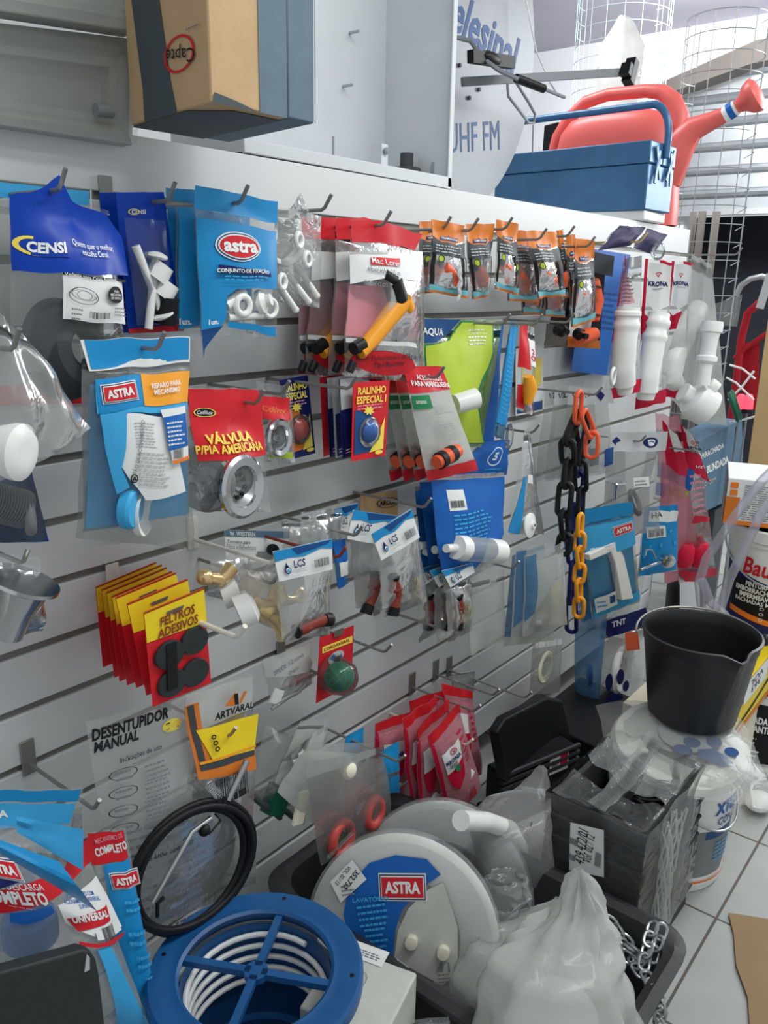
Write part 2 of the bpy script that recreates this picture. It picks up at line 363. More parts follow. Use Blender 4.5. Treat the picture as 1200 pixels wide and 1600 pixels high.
def hook(px, py, D, what, mat='steel', bend=.024, r=.0032, group='steel peg hooks on the slat wall', plate=True, rise=0.0):
    t = P(px, py, D); z = t.z-rise; base = V((t.x, -.001, z))
    o = thing('peg_hook', what, 'hook', base, group)
    if plate: B().box((t.x, -.003, z+.012), (.024, .004, .062), mat).obj('bracket', o, bev=.001)
    B().tube([base, V((t.x, -D*.5, z+rise*.5)), V((t.x, -D+.004, t.z)), V((t.x, -D-.004, t.z+.004)), V((t.x, -D-bend*.8, t.z+bend))], r, mat, 8).obj('rod', o)
    return o
# ---------------------------------------------------------------- the setting
ZTOP = 1.715; XEND = 3.39
b = B(); prev = .12
for k in range(14, -1, -1):
    z = 1.62-.1*k; b.box(((XEND-.6)/2, .009, (prev+z-.0065)/2), (XEND+.6, .018, z-.0065-prev), 'slat'); prev = z+.0065
b.box(((XEND-.6)/2, .009, (prev+ZTOP)/2), (XEND+.6, .018, ZTOP-prev), 'slat')
wall = b.obj('wall_back', bev=.0015, kind='structure')
b = B()
for k in range(15): z = 1.62-.1*k; b.box(((XEND-.6)/2, .008, z), (XEND+.6, .003, .02), 'groove')
b.box(((XEND-.6)/2, .03, (.12+ZTOP)/2), (XEND+.6, .02, ZTOP-.13), 'lgrey')
b.obj('trim_1', kind='structure')
b = B(); b.box(((XEND-.6)/2, .40, ZTOP-.012), (XEND+.6, .72, .024), 'slat'); b.box(((XEND-.6)/2, .75, .85), (XEND+.6, .02, 1.68), 'lgrey'); b.box((XEND-.01, .40, .85), (.02, .72, 1.68), 'slat')
b.obj('trim_2', kind='structure')
# tiled floor
m, nt, out = new_mat('tiles'); N = nt.nodes.new; L = nt.links.new
pb = N('ShaderNodeBsdfPrincipled'); L(pb.outputs[0], out.inputs[0]); tc = N('ShaderNodeTexCoord'); br = N('ShaderNodeTexBrick')
br.offset = 0; br.inputs['Scale'].default_value = 1; br.inputs['Brick Width'].default_value = .372; br.inputs['Row Height'].default_value = .372; br.inputs['Mortar Size'].default_value = .0035
br.inputs['Color1'].default_value = (*lin((180, 184, 182)), 1); br.inputs['Color2'].default_value = (*lin((188, 190, 186)), 1); br.inputs['Mortar'].default_value = (*lin((92, 88, 82)), 1)
nz = N('ShaderNodeTexNoise'); nz.inputs['Scale'].default_value = 5; nz.inputs['Detail'].default_value = 6; L(tc.outputs['Object'], nz.inputs['Vector'])
mx = N('ShaderNodeMix'); mx.data_type = 'RGBA'; mx.blend_type = 'MULTIPLY'; mx.inputs[0].default_value = .35; L(br.outputs['Color'], mx.inputs[6]); L(nz.outputs['Fac'], mx.inputs[7])
L(tc.outputs['Object'], br.inputs['Vector']); L(mx.outputs[2], pb.inputs['Base Color']); pb.inputs['Roughness'].default_value = .4; _M['tiles'] = m
me = bpy.data.meshes.new('floor'); me.from_pydata([(-3.845, -3.2, 0), (8.155, -3.2, 0), (8.155, 5.8, 0), (-3.845, 5.8, 0)], [], [(0, 1, 2, 3)]); me.materials.append(m)
fl = bpy.data.objects.new('floor', me); COL.objects.link(fl); fl.location = (1.845, -.80, 0); fl['kind'] = 'structure'; ORIGIN['floor'] = V((1.845, -.8, 0))
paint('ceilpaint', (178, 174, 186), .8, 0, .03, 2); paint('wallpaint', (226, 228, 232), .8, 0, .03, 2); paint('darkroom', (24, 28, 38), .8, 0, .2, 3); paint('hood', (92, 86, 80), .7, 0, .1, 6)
B().box((3.0, .9, 3.13), (7.2, 6.0, .06), 'ceilpaint').obj('ceiling', kind='structure')
b = B(); b.box((5.85, 1.0, 2.88), (.1, 5.8, .44), 'wallpaint'); b.box((5.85, 2.4, 1.33), (.1, 3.0, 2.66), 'wallpaint'); b.obj('wall_right', kind='structure')
b = B(); b.box((6.6, .2, 1.0), (.1, 3.4, 2.0), 'darkroom'); b.box((6.2, 1.6, 1.2), (.8, .1, 2.4), 'darkroom'); b.obj('wall_rear', kind='structure')  # near-black colour stands for the darkness beyond the shutter opening
# rolling shutter half open, with its hood
b = B()
pz = 1.98; prof = []
while pz < 2.74:
    prof += [(0, pz), (0, pz+.07), (-.022, pz+.082), (-.03, pz+.1), (-.022, pz+.118), (0, pz+.128)]; pz += .14
vs_ = []; n = len(prof)
for y in (-1.9, 1.0): vs_ += [V((5.72+dx, y, z)) for dx, z in prof]
b.add(vs_, [(i, i+1, n+i+1, n+i) for i in range(n-1)], 'galv'); b.box((5.72, -.45, 1.965), (.05, 2.9, .035), 'zinc')
b.obj('door_1', kind='structure', smooth=20)
b = B(); b.prism([(5.55, 1.05, 2.66), (5.55, 1.05, 2.74), (5.55, .5, 2.90), (5.55, -1.6, 2.99), (5.55, -1.6, 2.86), (5.55, .5, 2.78)], (.28, 0, 0), 'hood'); b.obj('trim_3', kind='structure')

# ---------------------------------------------------------------- things on top of the gondola
# framed panels at the upper left
def frame(q, D, w, name, label, sticker=None):
    S = Sheet(q, D, 0, 1, 0, 0); r = thing(name, label, 'cabinet door', S(.5, 0), 'aluminium framed panels at the upper left')
    b = B(); b.add([S(0, 0, 0, -.02), S(1, 0, 0, -.02), S(1, 1, 0, -.02), S(0, 1, 0, -.02)], [(0, 1, 2, 3)], 'framealu'); b.obj('panel', r)
    b = B(); c = [(0, 0), (1, 0), (1, 1), (0, 1)]; wu, wv = w/S.w, w/S.h; inn = [(wu, wv), (1-wu, wv), (1-wu, 1-wv), (wu, 1-wv)]
    pf = [(0, -.025), (.02, .012), (.35, .02), (.62, .012), (.7, .004), (.98, .0), (1, -.02)]
    for k in range(4):
        a0, a1, i0, i1 = c[k], c[(k+1) % 4], inn[k], inn[(k+1) % 4]; pts = []
        for t, o in pf:
            for A, I in ((a0, i0), (a1, i1)): pts.append(S(A[0]+(I[0]-A[0])*t, A[1]+(I[1]-A[1])*t, 0, o))
        b.add(pts, [(2*j, 2*j+1, 2*j+3, 2*j+2) for j in range(len(pf)-1)], 'framealu')
    b.obj('frame', r)
    b = B(); b.grid(lambda u, v: S(u, v, 0, .024+.004*noise.noise(V((u*6, v*6, 2)))), 8, 8, 'film_pale'); b.obj('plastic_wrap', r)
    return S, r
S, r = frame([(-260, 8), (203, 62), (200, 229), (-260, 160)], .012, .036, 'cabinet_door', 'aluminium framed grey panel in plastic wrap at the upper left, above the white ledge')
a = S(.845, .27, 0, .03); B().tube([a-S.X*.014, a+S.X*.014], .009, 'grey', 14).obj('hinge_tube', r, 'small grey plastic tube lying inside the wrap')
S, r = frame([(-260, -260), (206, -200), (208, 54), (-260, -18)], .04, .04, 'cabinet_door', 'aluminium framed panel cut by the top edge of the photo, stacked above the other one')
# cardboard boxes overhanging the ledge
zb = 1.716; c0 = PZ(329, 160, zb); cl = PZ(205, 197, zb); cr = PZ(450, 185, zb); ce = PZ(495, 193, zb)
ex = (cr-c0).normalized(); ey = (cl-c0).normalized(); Lb = (cl-c0).length; wA = (cr-c0).length-.002; wB = (ce-cr).length
r = thing('cardboard_box', 'kraft cardboard box with a dark stripe and a round printed logo, overhanging the ledge', 'box', c0)
def bx8(o, x, y, h): return [o, o+x, o+x+y, o+y, o+V((0, 0, h)), o+x+V((0, 0, h)), o+x+y+V((0, 0, h)), o+y+V((0, 0, h))]
B().hexa(bx8(c0, ex*wA, ey*Lb, .36), 'kraft').obj('carton', r, bev=.003)
class Face(Sheet):
    def __init__(s, o, x, z): s.c = [o+z, o+x+z, o+x, o]; s.t = s.wr = s.pinch = s.curl = 0; s.seed = 1; s.top = 0; s.w = x.length; s.h = z.length; s.n = x.cross(z).normalized(); s.X = x.normalized(); s.Z = z.normalized()
Z = V((0, 0, 1))
F = Face(c0+ey*Lb, -ey*Lb, Z*.36); u0 = 0
fs = lambda f: u0+(1-u0)*f
sheet = [('q', 'stripe', [(fs(.42), 0), (fs(.93), 0), (fs(.80), .005), (fs(.74), .03), (fs(.62), .2), (fs(.48), 1), (fs(.08), 1), (fs(.14), .5), (fs(.22), .15), (fs(.20), .06), (fs(.16), .015), (fs(.2), 0)])]
sheet = [('q', 'stripe', [(fs(.2), 0), (fs(.62), 0), (fs(.56), .12), (fs(.47), .4), (fs(.33), 1), (fs(0), 1), (fs(.1), .5), (fs(.2), .12)]),
 ('c', 'red', fs(.68), .19, .18, .062, .14), ('t', 'ink', 'Capte', fs(.70), .19, .34, .062, 172, .0), ('l', 'greyink', fs(.78), .25, fs(.96), .262, 1)]
printed(F, r, sheet, cuts=0)
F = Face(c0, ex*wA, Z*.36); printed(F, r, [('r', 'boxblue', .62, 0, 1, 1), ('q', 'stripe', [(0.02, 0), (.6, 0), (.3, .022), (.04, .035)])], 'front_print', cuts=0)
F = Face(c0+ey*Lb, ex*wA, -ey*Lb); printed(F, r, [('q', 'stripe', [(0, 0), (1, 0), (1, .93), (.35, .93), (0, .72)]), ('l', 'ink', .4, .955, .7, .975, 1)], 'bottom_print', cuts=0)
o1 = c0+ex*(wA+.002)
r = thing('cardboard_box', 'narrow grey blue cardboard box at the right side of the kraft box, overhanging the ledge', 'box', o1)
B().hexa(bx8(o1, ex*wB, ey*Lb, .215), 'boxblue').obj('carton', r, bev=.003)
F = Face(o1, ex*wB, Z*.215); printed(F, r, [('r', 'ink', 0, .985, 1, 1), ('r', 'greyink', .97, 0, 1, 1)], 'edge_print', cuts=0)
# open grey electrical enclosure
r = thing('electrical_enclosure', 'open light grey metal electrical enclosure standing on the ledge beside the blue boxes', 'enclosure', (1.5, .02, zb))
x0, x1, y0, y1, z0, z1 = 1.08, 1.735, .0, .205, zb+.001, 2.42
b = B(); b.box(((x0+x1)/2, y1, (z0+z1)/2), (x1-x0, .004, z1-z0), 'encl'); b.box((x1-.002, (y0+y1)/2, (z0+z1)/2), (.004, y1-y0, z1-z0), 'encl')
b.box(((x0+x1)/2, (y0+y1)/2, z0+.002), (x1-x0, y1-y0, .004), 'encl'); b.box((x0+.002, (y0+y1)/2, (z0+z1)/2), (.004, y1-y0, z1-z0), 'encl')
b.box(((x0+x1)/2, y0, z0+.012), (x1-x0, .004, .024), 'encl'); b.box((x1-.008, y0, (z0+z1)/2), (.016, .004, z1-z0), 'encl'); b.obj('housing', r, bev=.002)
for q in ((545, 52), (535, 135), (670, 4)): p = V((PX(*q, 1.4).x, y1, 0)); p = P(q[0], q[1], -y1); B().tube([p, p-V((0, .03, 0))], .0035, 'zinc', 8).obj('stud', r)
p = P(521, 230, -.05); B().tube([V((p.x, p.y, z0+.02)), V((p.x, p.y, z0+.07))], .003, 'zinc', 8).obj('stud', r)
p = P(676, 262, -.05); B().tube([V((p.x, p.y, z0+.02)), V((p.x, p.y, z0+.06))], .003, 'zinc', 8).obj('stud', r)
p = P(593, 243, -.06); b = B(); b.box(p, (.022, .03, .045), 'encl'); b.lathe([(.006, 0), (.008, -.004), (.004, -.005), (0, -.006)], p-V((0, .016, -.008)), (0, 1, 0), 'grey', 14); b.obj('lug', r)
p = P(635, 265, -.10); b = B(); b.lathe([(.036, -.02), (.036, .0), (.032, .004), (.016, .006), (.016, .036), (.0, .036)], p, (0, 0, 1), 'dgrey', 20); b.obj('cable_gland', r, 'dark cable gland on the enclosure floor')
b = B(); b.tube([P(612, 238, -y1+.01), P(706, 214, -.1)], .0018, 'grey'); b.obj('seam', r)
# round flat antenna
cD = V((2.02, .235, 2.165)); RD = .485
r = thing('dish_antenna', 'round light grey metal dish antenna with blue lettering behind the enclosure', 'antenna', (2.02, .235, zb))
pts = []
for k in range(72):
    a = 2*PI*k/72; p = cD+V((math.cos(a)*RD, 0, math.sin(a)*RD)); p.z = max(p.z, zb+.002); pts.append(p)
b = B(); b.prism(pts, (0, .006, 0), 'dish'); b.obj('reflector', r, smooth=30)
S = Sheet([P(690, 0, -.2345), P(845, 0, -.2345), P(845, 300, -.2345), P(690, 300, -.2345)], 0, 0, 1, 0, 0)
def onS(S, px, py):
    q = P(px, py, -S.c[0].y); d = q-S.c[3]; return d.dot(S.X)/S.w, d.dot(S.Z)/S.h
printed(S, r, [('T', 'dblue', 'Telesinal', 752, 46, 128, 66, -20, .01, .15)], 'lettering', cuts=0, base=.0006)
printed(S, r, [('T', 'dblue', 'UHF FM', 742, 214, 80, 46, 2, -.0036, .0)], 'lettering', cuts=0, base=.0006)
b = B(); p0, p1 = P(722, 128, -.19), P(988, 112, .05)
b.bar(p0, p1, .012, .022, 'dish'); b.obj('boom', r)
b = B(); q = P(985, 112, .05); rt = Matrix.Rotation(.35, 3, 'Y'); b.box(q, (.03, .03, .07), 'black', rt); b.box(q-V((.03, 0, -.0)), (.02, .03, .035), 'black', rt); b.obj('dipole_cap', r, 'black plastic cap at the end of the boom')
b = B(); b.ell(P(765, 92, -.1), (.05, .02, .018), 'black', 12); b.bar(P(735, 88, -.1), P(800, 98, -.1), .02, .03, 'black'); b.obj('balun_box', r, 'black plastic connection box on the boom')
b = B(); b.tube([P(700, 55, -.18), P(735, 64, -.14), P(755, 92, -.1), P(780, 110, -.06), P(810, 124, -.02)], .006, 'dish', 8); b.tube([P(806, 122, -.03), P(850, 139, 0)], .011, 'black', 10); b.tube([P(850, 139, 0), P(882, 152, 0)], .005, 'grey', 8); b.obj('antenna_cable', r)
b = B(); b.tube([P(793, 130, -.12), P(794, 150, -.12), P(826, 192, -.12), P(834, 192, -.12), P(836, 178, -.12), P(826, 160, -.12), P(806, 128, -.12)], .004, 'dish', 8)
b.tube([P(833, 195, -.12), P(832, 240, -.12)], .002, 'grey'); b.tube([P(822, 0, -.2), P(838, 80, -.18), P(860, 130, -.1), P(873, 152, -.08)], .0022, 'white'); b.obj('wire_bracket', r)
for q in ((718, 102), (735, 127), (748, 140), (733, 153), (752, 92)): B().lathe([(.006, 0), (.006, -.004), (0, -.005)], P(q[0], q[1], -.233), (0, 1, 0), 'dgrey', 10).obj('rivet', r)
# blue toolbox
c = PZ(1007, 327, 1.75); xw = .2; yl = .62; hh = .222
r = thing('toolbox', 'blue steel cantilever toolbox with tubular handle on the far end of the ledge', 'toolbox', c)
ang = .06; X_ = V((math.cos(ang), -math.sin(ang), 0)); Y_ = V((math.sin(ang), math.cos(ang), 0))
b = B(); b.hexa(bx8(c, X_*xw, Y_*yl, .145), 'toolblue'); b.obj('tray_body', r, bev=.004)
b = B(); o = c+Z*.147-X_*.002-Y_*.002; b.hexa(bx8(o, X_*(xw/2), Y_*(yl+.004), .07), 'toolblue'); b.hexa(bx8(o+X_*(xw/2+.002), X_*(xw/2), Y_*(yl+.004), .07), 'toolblue'); b.obj('lid', r, bev=.004)
b = B()
for s_, k in ((.05, -1), (.15, 1)):
    a = c+X_*s_-Y_*.008; b = B()
    b.bar(a+Z*.2+X_*.02*k, a+Z*.1-X_*.025*k, .014, .006, 'toolblue', Y_); b.bar(a+Z*.19-X_*.005*k, a+Z*.085+X_*.012*k, .014, .006, 'toolblue', Y_); b.obj('hinge_arm', r, bev=.001)
b = B(); m_ = c+X_*xw*.5; hp = []
for k in range(9):
    a = PI/2*k/8; hp.append(m_+Y_*(-.012+.07*(1-math.cos(a)))+Z*(.24+.105*math.sin(a)))
hp = [m_-Y_*.012+Z*.17]+hp; hp2 = [m_+Y_*(yl+.012-(p-m_).dot(Y_)-.012)+Z*(p-m_).z for p in hp]
b.tube(hp+hp2[::-1], .0125, 'toolblue', 14); b.obj('handle', r)
B().box(c+X_*.1+Y_*.14-Z*.017, (.19, .26, .033), 'white').obj('paint_tray', None, bev=.004)
t = bpy.data.objects['paint_tray']; t['label'] = 'flat white tray lying under the blue toolbox'; t['category'] = 'tray'
# watering can
xc = 3.2
def yz(px, py): return PX(px, py, xc)
r = thing('watering_can', 'red plastic watering can standing behind the blue toolbox', 'watering can', (xc, .25, zb))
b = B(); rings = [(.30, .235, 0), (.30, .245, .05), (.29, .24, .17), (.28, .235, .28), (.265, .22, .345), (.22, .18, .39), (.14, .1, .41), (.05, .04, .415)]
def body(u, v):
    k = v*(len(rings)-1); i = min(int(k), len(rings)-2); f = k-i; A, Bq = rings[i], rings[i+1]
    a = 2*PI*u; ry = A[0]+(Bq[0]-A[0])*f; z = A[2]+(Bq[2]-A[2])*f; cc, ss = math.cos(a), math.sin(a)
    return V((xc+.1*ry/.3*math.copysign(abs(ss)**.7, ss), .25+ry*.86*math.copysign(abs(cc)**.7, cc), zb+.004+z))
b.grid(body, 40, 14, 'canred'); b.add([body(k/40, 1) for k in range(40)], [list(range(40))], 'canred'); b.obj('body', r)
b = B(); sp = [yz(1000, 300), yz(1040, 270), yz(1062, 225), yz(1085, 200), yz(1110, 190), yz(1135, 178), yz(1158, 163)]
b.tube(sp, [.07, .075, .06, .042, .032, .026, .022], 'canred', 18); b.obj('spout', r)
ax = (sp[-1]-sp[-2]).normalized(); b = B(); b.lathe([(.02, -.02), (.03, .0), (.05, .02), (.058, .04), (.058, .05), (.045, .06), (0, .068)], sp[-1]+ax*.005, ax, 'canred', 24); b.obj('rose', r)
b = B(); p = sp[-2]; b.lathe([(.0275, -.02), (.0265, .025)], p+ax*.012, ax, 'white', 18); b.lathe([(.0279, 0), (.0272, .02)], p+ax*.008, ax, 'blue', 18); b.obj('price_label', r, 'white paper label around the spout')
b = B(); hp = [yz(*q) for q in ((866, 240), (872, 215), (890, 185), (915, 160), (950, 148), (1010, 142), (1035, 144), (1052, 158), (1062, 182), (1062, 215))]; b.tube(hp, [.026, .026, .025, .024, .023, .024, .028, .032, .034, .034], 'canred', 16); b.obj('handle', r)
# other small things behind
b = B(); pts = [V((3.62, p.y, p.z)) for p in (PX(*q, 3.62) for q in ((938, 200), (948, 90), (962, 50), (978, 30), (992, 32), (1004, 60), (1012, 130), (1016, 200)))]
cen = sum(pts, V())/len(pts)
b.grid(lambda u, v: PX(956+(u-.5)*(70 if v < .75 else 70-(v-.75)*200)+22*v, 200-172*v, 3.62)+V((-.05*math.sin(PI*u)+.012*noise.noise(V((u*4, v*6, 1))), 0, 0)), 12, 16, 'film_milk'); b.grid(lambda u, v: PX(956+(u-.5)*(70 if v < .75 else 70-(v-.75)*200)+22*v, 200-172*v, 3.62)+V((.03*math.sin(PI*u), 0, 0)), 12, 16, 'film_milk')
b.box((3.62, PX(966, 200, 3.62).y, PX(966, 202, 3.62).z/2), (.09, .12, PX(966, 202, 3.62).z), 'wallpaint'); b.obj('white_sack', None, label='tall white plastic sack behind the watering can', cat='sack', kind=None)
b = B(); b.hexa([V((PX(q[0], q[1], 3.22).x+dx, PX(q[0], q[1], 3.22).y, zb)) for q, dx in (((846, 238), 0), ((868, 238), 0), ((868, 238), .12), ((846, 238), .12))]+[PX(850, 196, 3.22), PX(872, 190, 3.22), PX(872, 190, 3.22)+V((.12, 0, 0)), PX(850, 196, 3.22)+V((.12, 0, 0))], 'black'); b.obj('black_box', None, bev=.004, label='small black plastic box behind the watering can handle', cat='box')
b = B(); p0, p1 = PX(1051, 352, 3.36), PX(1052, 292, 3.36); b.bar(p0, p1, .028, .012, 'yellow', V((1, 0, 0))); b.obj('spirit_level', None, bev=.001, label='yellow spirit level standing at the end of the ledge', cat='level')
b = B(); c = PX(990, 342, 2.9); b.lathe([(.04, 0), (.045, .006), (.04, .012), (0, .013)], V((c.x+.05, .06, zb)), (0, 0, 1), 'red', 20)
o = b.obj('jar_lid', None, label='red round lid under the end of the blue toolbox', cat='lid')
# ---------------------------------------------------------------- printed marks used by several packs
def astra_logo(cx, cy, w, h, rot=0, txt='ASTRA'):
    return [('O2', 'white', cx, cy, w, h, rot), ('O2', 'navy', cx, cy, w*.95, h*.90, rot), ('O2', 'white', cx, cy, w*.91, h*.82, rot), ('O2', 'red', cx, cy, w*.87, h*.72, rot), ('T', 'white', txt, cx, cy, w*.74, h*.44, rot)]
def _px2(S, e):   # rectangle by centre and size in photograph pixels, turned in the sheet
    _, mat, cx, cy, w, h, rot = e; u, v = S.U(cx, cy); hw = abs(S.U(cx+w/2, cy)[0]-S.U(cx-w/2, cy)[0])*S.w/2; hh = abs(S.U(cx, cy+h/2)[1]-S.U(cx, cy-h/2)[1])*S.h/2
    a = math.radians(rot); return ('q', mat, [(u+(x*math.cos(a)-y*math.sin(a))/S.w, v+(x*math.sin(a)+y*math.cos(a))/S.h) for x, y in ((-hw, -hh), (hw, -hh), (hw, hh), (-hw, hh))])
_old_px = Sheet.px
Sheet.px = lambda s, e: _px2(s, e) if e[0] == 'O2' else _old_px(s, e)
def krona_mark(cx, cy, w, txt='KRONA'):
    return [('C', 'crimson', cx, cy-w*.42, w*.2, w*.2, .25), ('T', 'crimson', 'V', cx, cy-w*.42, w*.2, w*.2), ('T', 'navy', txt, cx, cy, w, w*.26), ('L', 'greyink', cx-w*.3, cy+w*.2, cx+w*.3, cy+w*.32, 1)]
def sphere_lathe(prof): return prof

# ================================================================= top row of hooks
# sky blue header pack far left
bag('plastic_pack', 'sky blue headed pack at the left edge, behind the blue pack with grey seal', 'pack', [(-60, 272), (145, 297), (152, 636), (-60, 640)], .07,
    [('R', 'sky', -58, 276, 138, 322), ('R', 'paper', 139, 297, 144, 400), ('R', 'red', -50, 600, 151, 630)], 'film_grey', seed=4)
# blue pack with the grey seal
r, S = bag('seal_pack', 'large blue and clear pack holding a grey ring seal, leftmost of the top row', 'pack', [(14, 306), (170, 330), (204, 588), (18, 578)], .17,
  [('Q', 'censi', [(14, 306), (60, 296), (92, 292), (112, 318), (165, 336), (188, 372), (199, 432), (120, 428), (18, 424)]),
   ('C', 'gold', 52, 384, 31, 15, .28), ('Q', 'censi', [(50, 368), (106, 372), (106, 404), (48, 398)]), ('T', 'white', 'CENSI', 72, 387, 60, 17, 2, .02, .12),
   ('T', 'white', 'Quem quer o melhor,\nescolhe Censi.', 145, 391, 60, 20, 0, .0)], 'film', t=.035, seed=2, pinch=.008, hole=(.45, .97), wr=.006, top=.1,
  stick=[('R', 'paper', 94, 426, 196, 508), ('R', 'ink', 94, 426, 193, 443), ('T', 'white', 'Vedante para Caixa Acoplada', 143, 435, 74, 7, 0, .0), ('C', 'ink', 129, 463, 23, 13, .05), ('C', 'ink', 129, 460, 20, 10, .06), ('C', 'ink', 129, 462, 12, 7, .08),
   ('O', 'ink', 175, 462, 11, 13), ('T', 'white', 'PARA\nMECANISMO\nDE SAIDA 2"', 175, 462, 17, 14, 0, 0), ('B', 'ink', 138, 486, 168, 499), ('L', 'greyink', 108, 480, 130, 504, 3), ('L', 'greyink', 172, 480, 194, 498, 3)])
a = S.at(112, 545, 0); b = B(); b.lathe([(.024, .018), (.034, .026), (.05, .020), (.066, -.008), (.07, -.024), (.045, -.03), (.026, -.012), (.024, .018)], P(118, 545, .16), V((.25, -1, .12)), 'rubber', 36); b.obj('ring_seal', r, 'dark grey rubber ring seal')
hook(92, 297, .19, 'steel peg hook carrying the large blue pack with the grey seal')
# blister cards with white bolts
for k, (dx, dD) in enumerate(((-26, -.06), (0, 0))):
    r, S = card('blister_card', ('dark blue blister card with white plastic bolts beside the large blue pack', 'dark blue card half hidden behind the blister card with white bolts')[1-k], 'blister card', [(181+dx, 301), (256+dx, 300), (285+dx, 517), (201+dx, 521)], .12+dD,
      [('T', 'white', 'CENSI', 216, 331, 22, 7, 0, .01), ('C', 'gold', 208, 331, 9, 5, .2), ('Q', 'red', [(199, 514), (285, 505), (286, 517), (201, 521)])] if k else [], 'censi', th=.0008, part='backing_card')
    if k:
        bl = Sheet([(194, 340), (258, 345), (276, 508), (214, 508)], .135, .02, 3, .0005, 0); b = B(); b.grid(lambda u, v: bl(u, v, 1), 10, 14, 'clear'); b.obj('blister_dome', r)
        q = lambda x, y, d=.142: P(x, y, d)
        b = B(); b.tube([q(212, 384), q(252, 487)], .0062, 'plastic_white', 12); b.lathe([(.0062, 0), (.019, .002), (.019, .005), (.012, .009), (0, .01)], q(252, 488), q(252, 487)-q(212, 384), 'plastic_white', 18); b.obj('bolt', r)
        b = B(); b.tube([q(243, 405), q(232, 514)], .0062, 'plastic_white', 12); b.lathe([(.0062, 0), (.017, .002), (.017, .006), (.009, .01), (0, .01)], q(243, 405), q(243, 405)-q(232, 514), 'plastic_white', 18); b.obj('bolt', r)
        for x, y in ((249, 424), (258, 452)): b = B(); b.lathe([(.012, -.012), (.019, -.012), (.016, .012), (.006, .012)], q(x, y), (.5, -.3, .8), 'plastic_white', 14); b.obj('wing_nut', r)
        b = B(); b.lathe([(.017, -.02), (.017, .02), (0, .02)], q(260, 485), (.1, -.2, 1), 'black', 14); b.obj('rubber_washer', r)
hook(262, 314, .155, 'steel peg hook carrying the dark blue blister cards', rise=0)
# blue thin packs behind and the front fixing set pack
for k, x in enumerate((-46, -30)):
    bag('fixing_pack', 'blue fixing pack behind the front one, '+('its narrow blue edge furthest left', 'second edge from the left')[k], 'pack', [(304+x, 293), (420+x, 312), (424+x, 528), (306+x, 520)], .10+.03*k,
        [('Q', 'astra', [(304+x, 293), (420+x, 312), (421+x, 330), (306+x, 312)]), ('Q', 'astra', [(307+x, 322), (420+x, 340), (420+x, 470), (350+x, 478), (340+x, 510), (308+x, 514)]), ('T', 'white', '1un.', 318+x, 502, 20, 10)], 'film', seed=11+k)
r, S = bag('fixing_pack', 'bright blue fixing set pack with red rounded logo and white plastic parts in its window', 'pack', [(305, 289), (435, 315), (431, 524), (312, 540)], .17,
  [('Q', 'astra', [(306, 290), (434, 315), (433, 349), (303, 326)]), ('Q', 'astra', [(307, 340), (431, 361), (429, 450), (368, 452), (352, 464), (350, 500), (338, 516), (312, 522), (309, 430)]), ('Q', 'dblue', [(312, 516), (345, 510), (318, 545), (316, 560)]),
   ('Q', 'astra', [(352, 503), (428, 510), (429, 526), (400, 518), (352, 512)]),
   ('O', 'white', 373, 386, 35, 23), ('O', 'dblue', 373, 386, 33, 21), ('O', 'white', 373, 386, 32, 19), ('O', 'red', 373, 386, 30, 17), ('T', 'white', 'astra', 374, 386, 52, 19), ('Q', 'navy', [(337, 415), (416, 425), (416, 432), (337, 425)]), ('Q', 'navy', [(338, 414), (417, 426), (417, 432), (338, 427)]),
   ('T', 'white', 'CONJUNTO DE FIXAÇÃO', 379, 424, 78, 9, 0, .012), ('L', 'sky', 345, 430, 415, 440, 2), ('T', 'white', '1un.', 326, 503, 16, 8)], 'film', t=.018, seed=5)
q = lambda x, y, d=.178: P(x, y, d)
b = B(); b.tube([q(352, 478), q(380, 455)], .009, 'plastic_white', 10); b.obj('screw', r); b = B(); b.tube([q(355, 496), q(408, 492)], .007, 'plastic_white', 10); b.obj('screw', r)
b = B(); b.ring(q(379, 477, .185), S.n, .014, .006, 'plastic_white'); b.obj('washer', r); b = B(); b.ring(q(422, 481, .182), S.n, .014, .004, 'plastic_white'); b.obj('washer', r)
b = B(); b.lathe([(.02, 0), (.02, .008), (.01, .014), (.01, .022), (0, .022)], q(404, 473, .176), S.n+V((.6, 0, .3)), 'plastic_white', 12); b.obj('plastic_nut', r)
hook(375, 317, .185, 'steel peg hook carrying the bright blue fixing set packs', plate=False)
# bag of white clips
r, S = bag('clip_bag', 'clear bag of white plastic clips and bolts right of the bright blue fixing pack', 'bag', [(432, 322), (502, 338), (500, 482), (424, 470)], .14, [], 'film_crinkle', t=.022, seed=8, pinch=.03)
q = lambda x, y, d=.15: P(x, y, d)
for (a, c_) in (((447, 425), (482, 471)), ((462, 412), (495, 462)), ((437, 447), (462, 484))): b = B(); b.tube([q(*a), q(*c_)], .0055, 'plastic_white', 10); b.ell(q(*c_), .0065, 'plastic_white', 10); b.obj('bolt', r)
for c_ in ((467, 375), (441, 440), (480, 405)): b = B(); b.ring(q(*c_, .16), S.n+V((.3, 0, 0)), .011, .0045, 'plastic_white', 20, 8); b.obj('clip_ring', r)
b = B(); b.prism([q(432, 402), q(446, 407), q(461, 396), q(470, 380), (q(480, 392)), q(468, 407), q(452, 418), q(434, 412)], (0, .012, 0), 'plastic_white'); b.obj('clip_body', r, bev=.002)
hook(505, 328, .17, 'long steel peg hook right of the bag of white clips', plate=False)
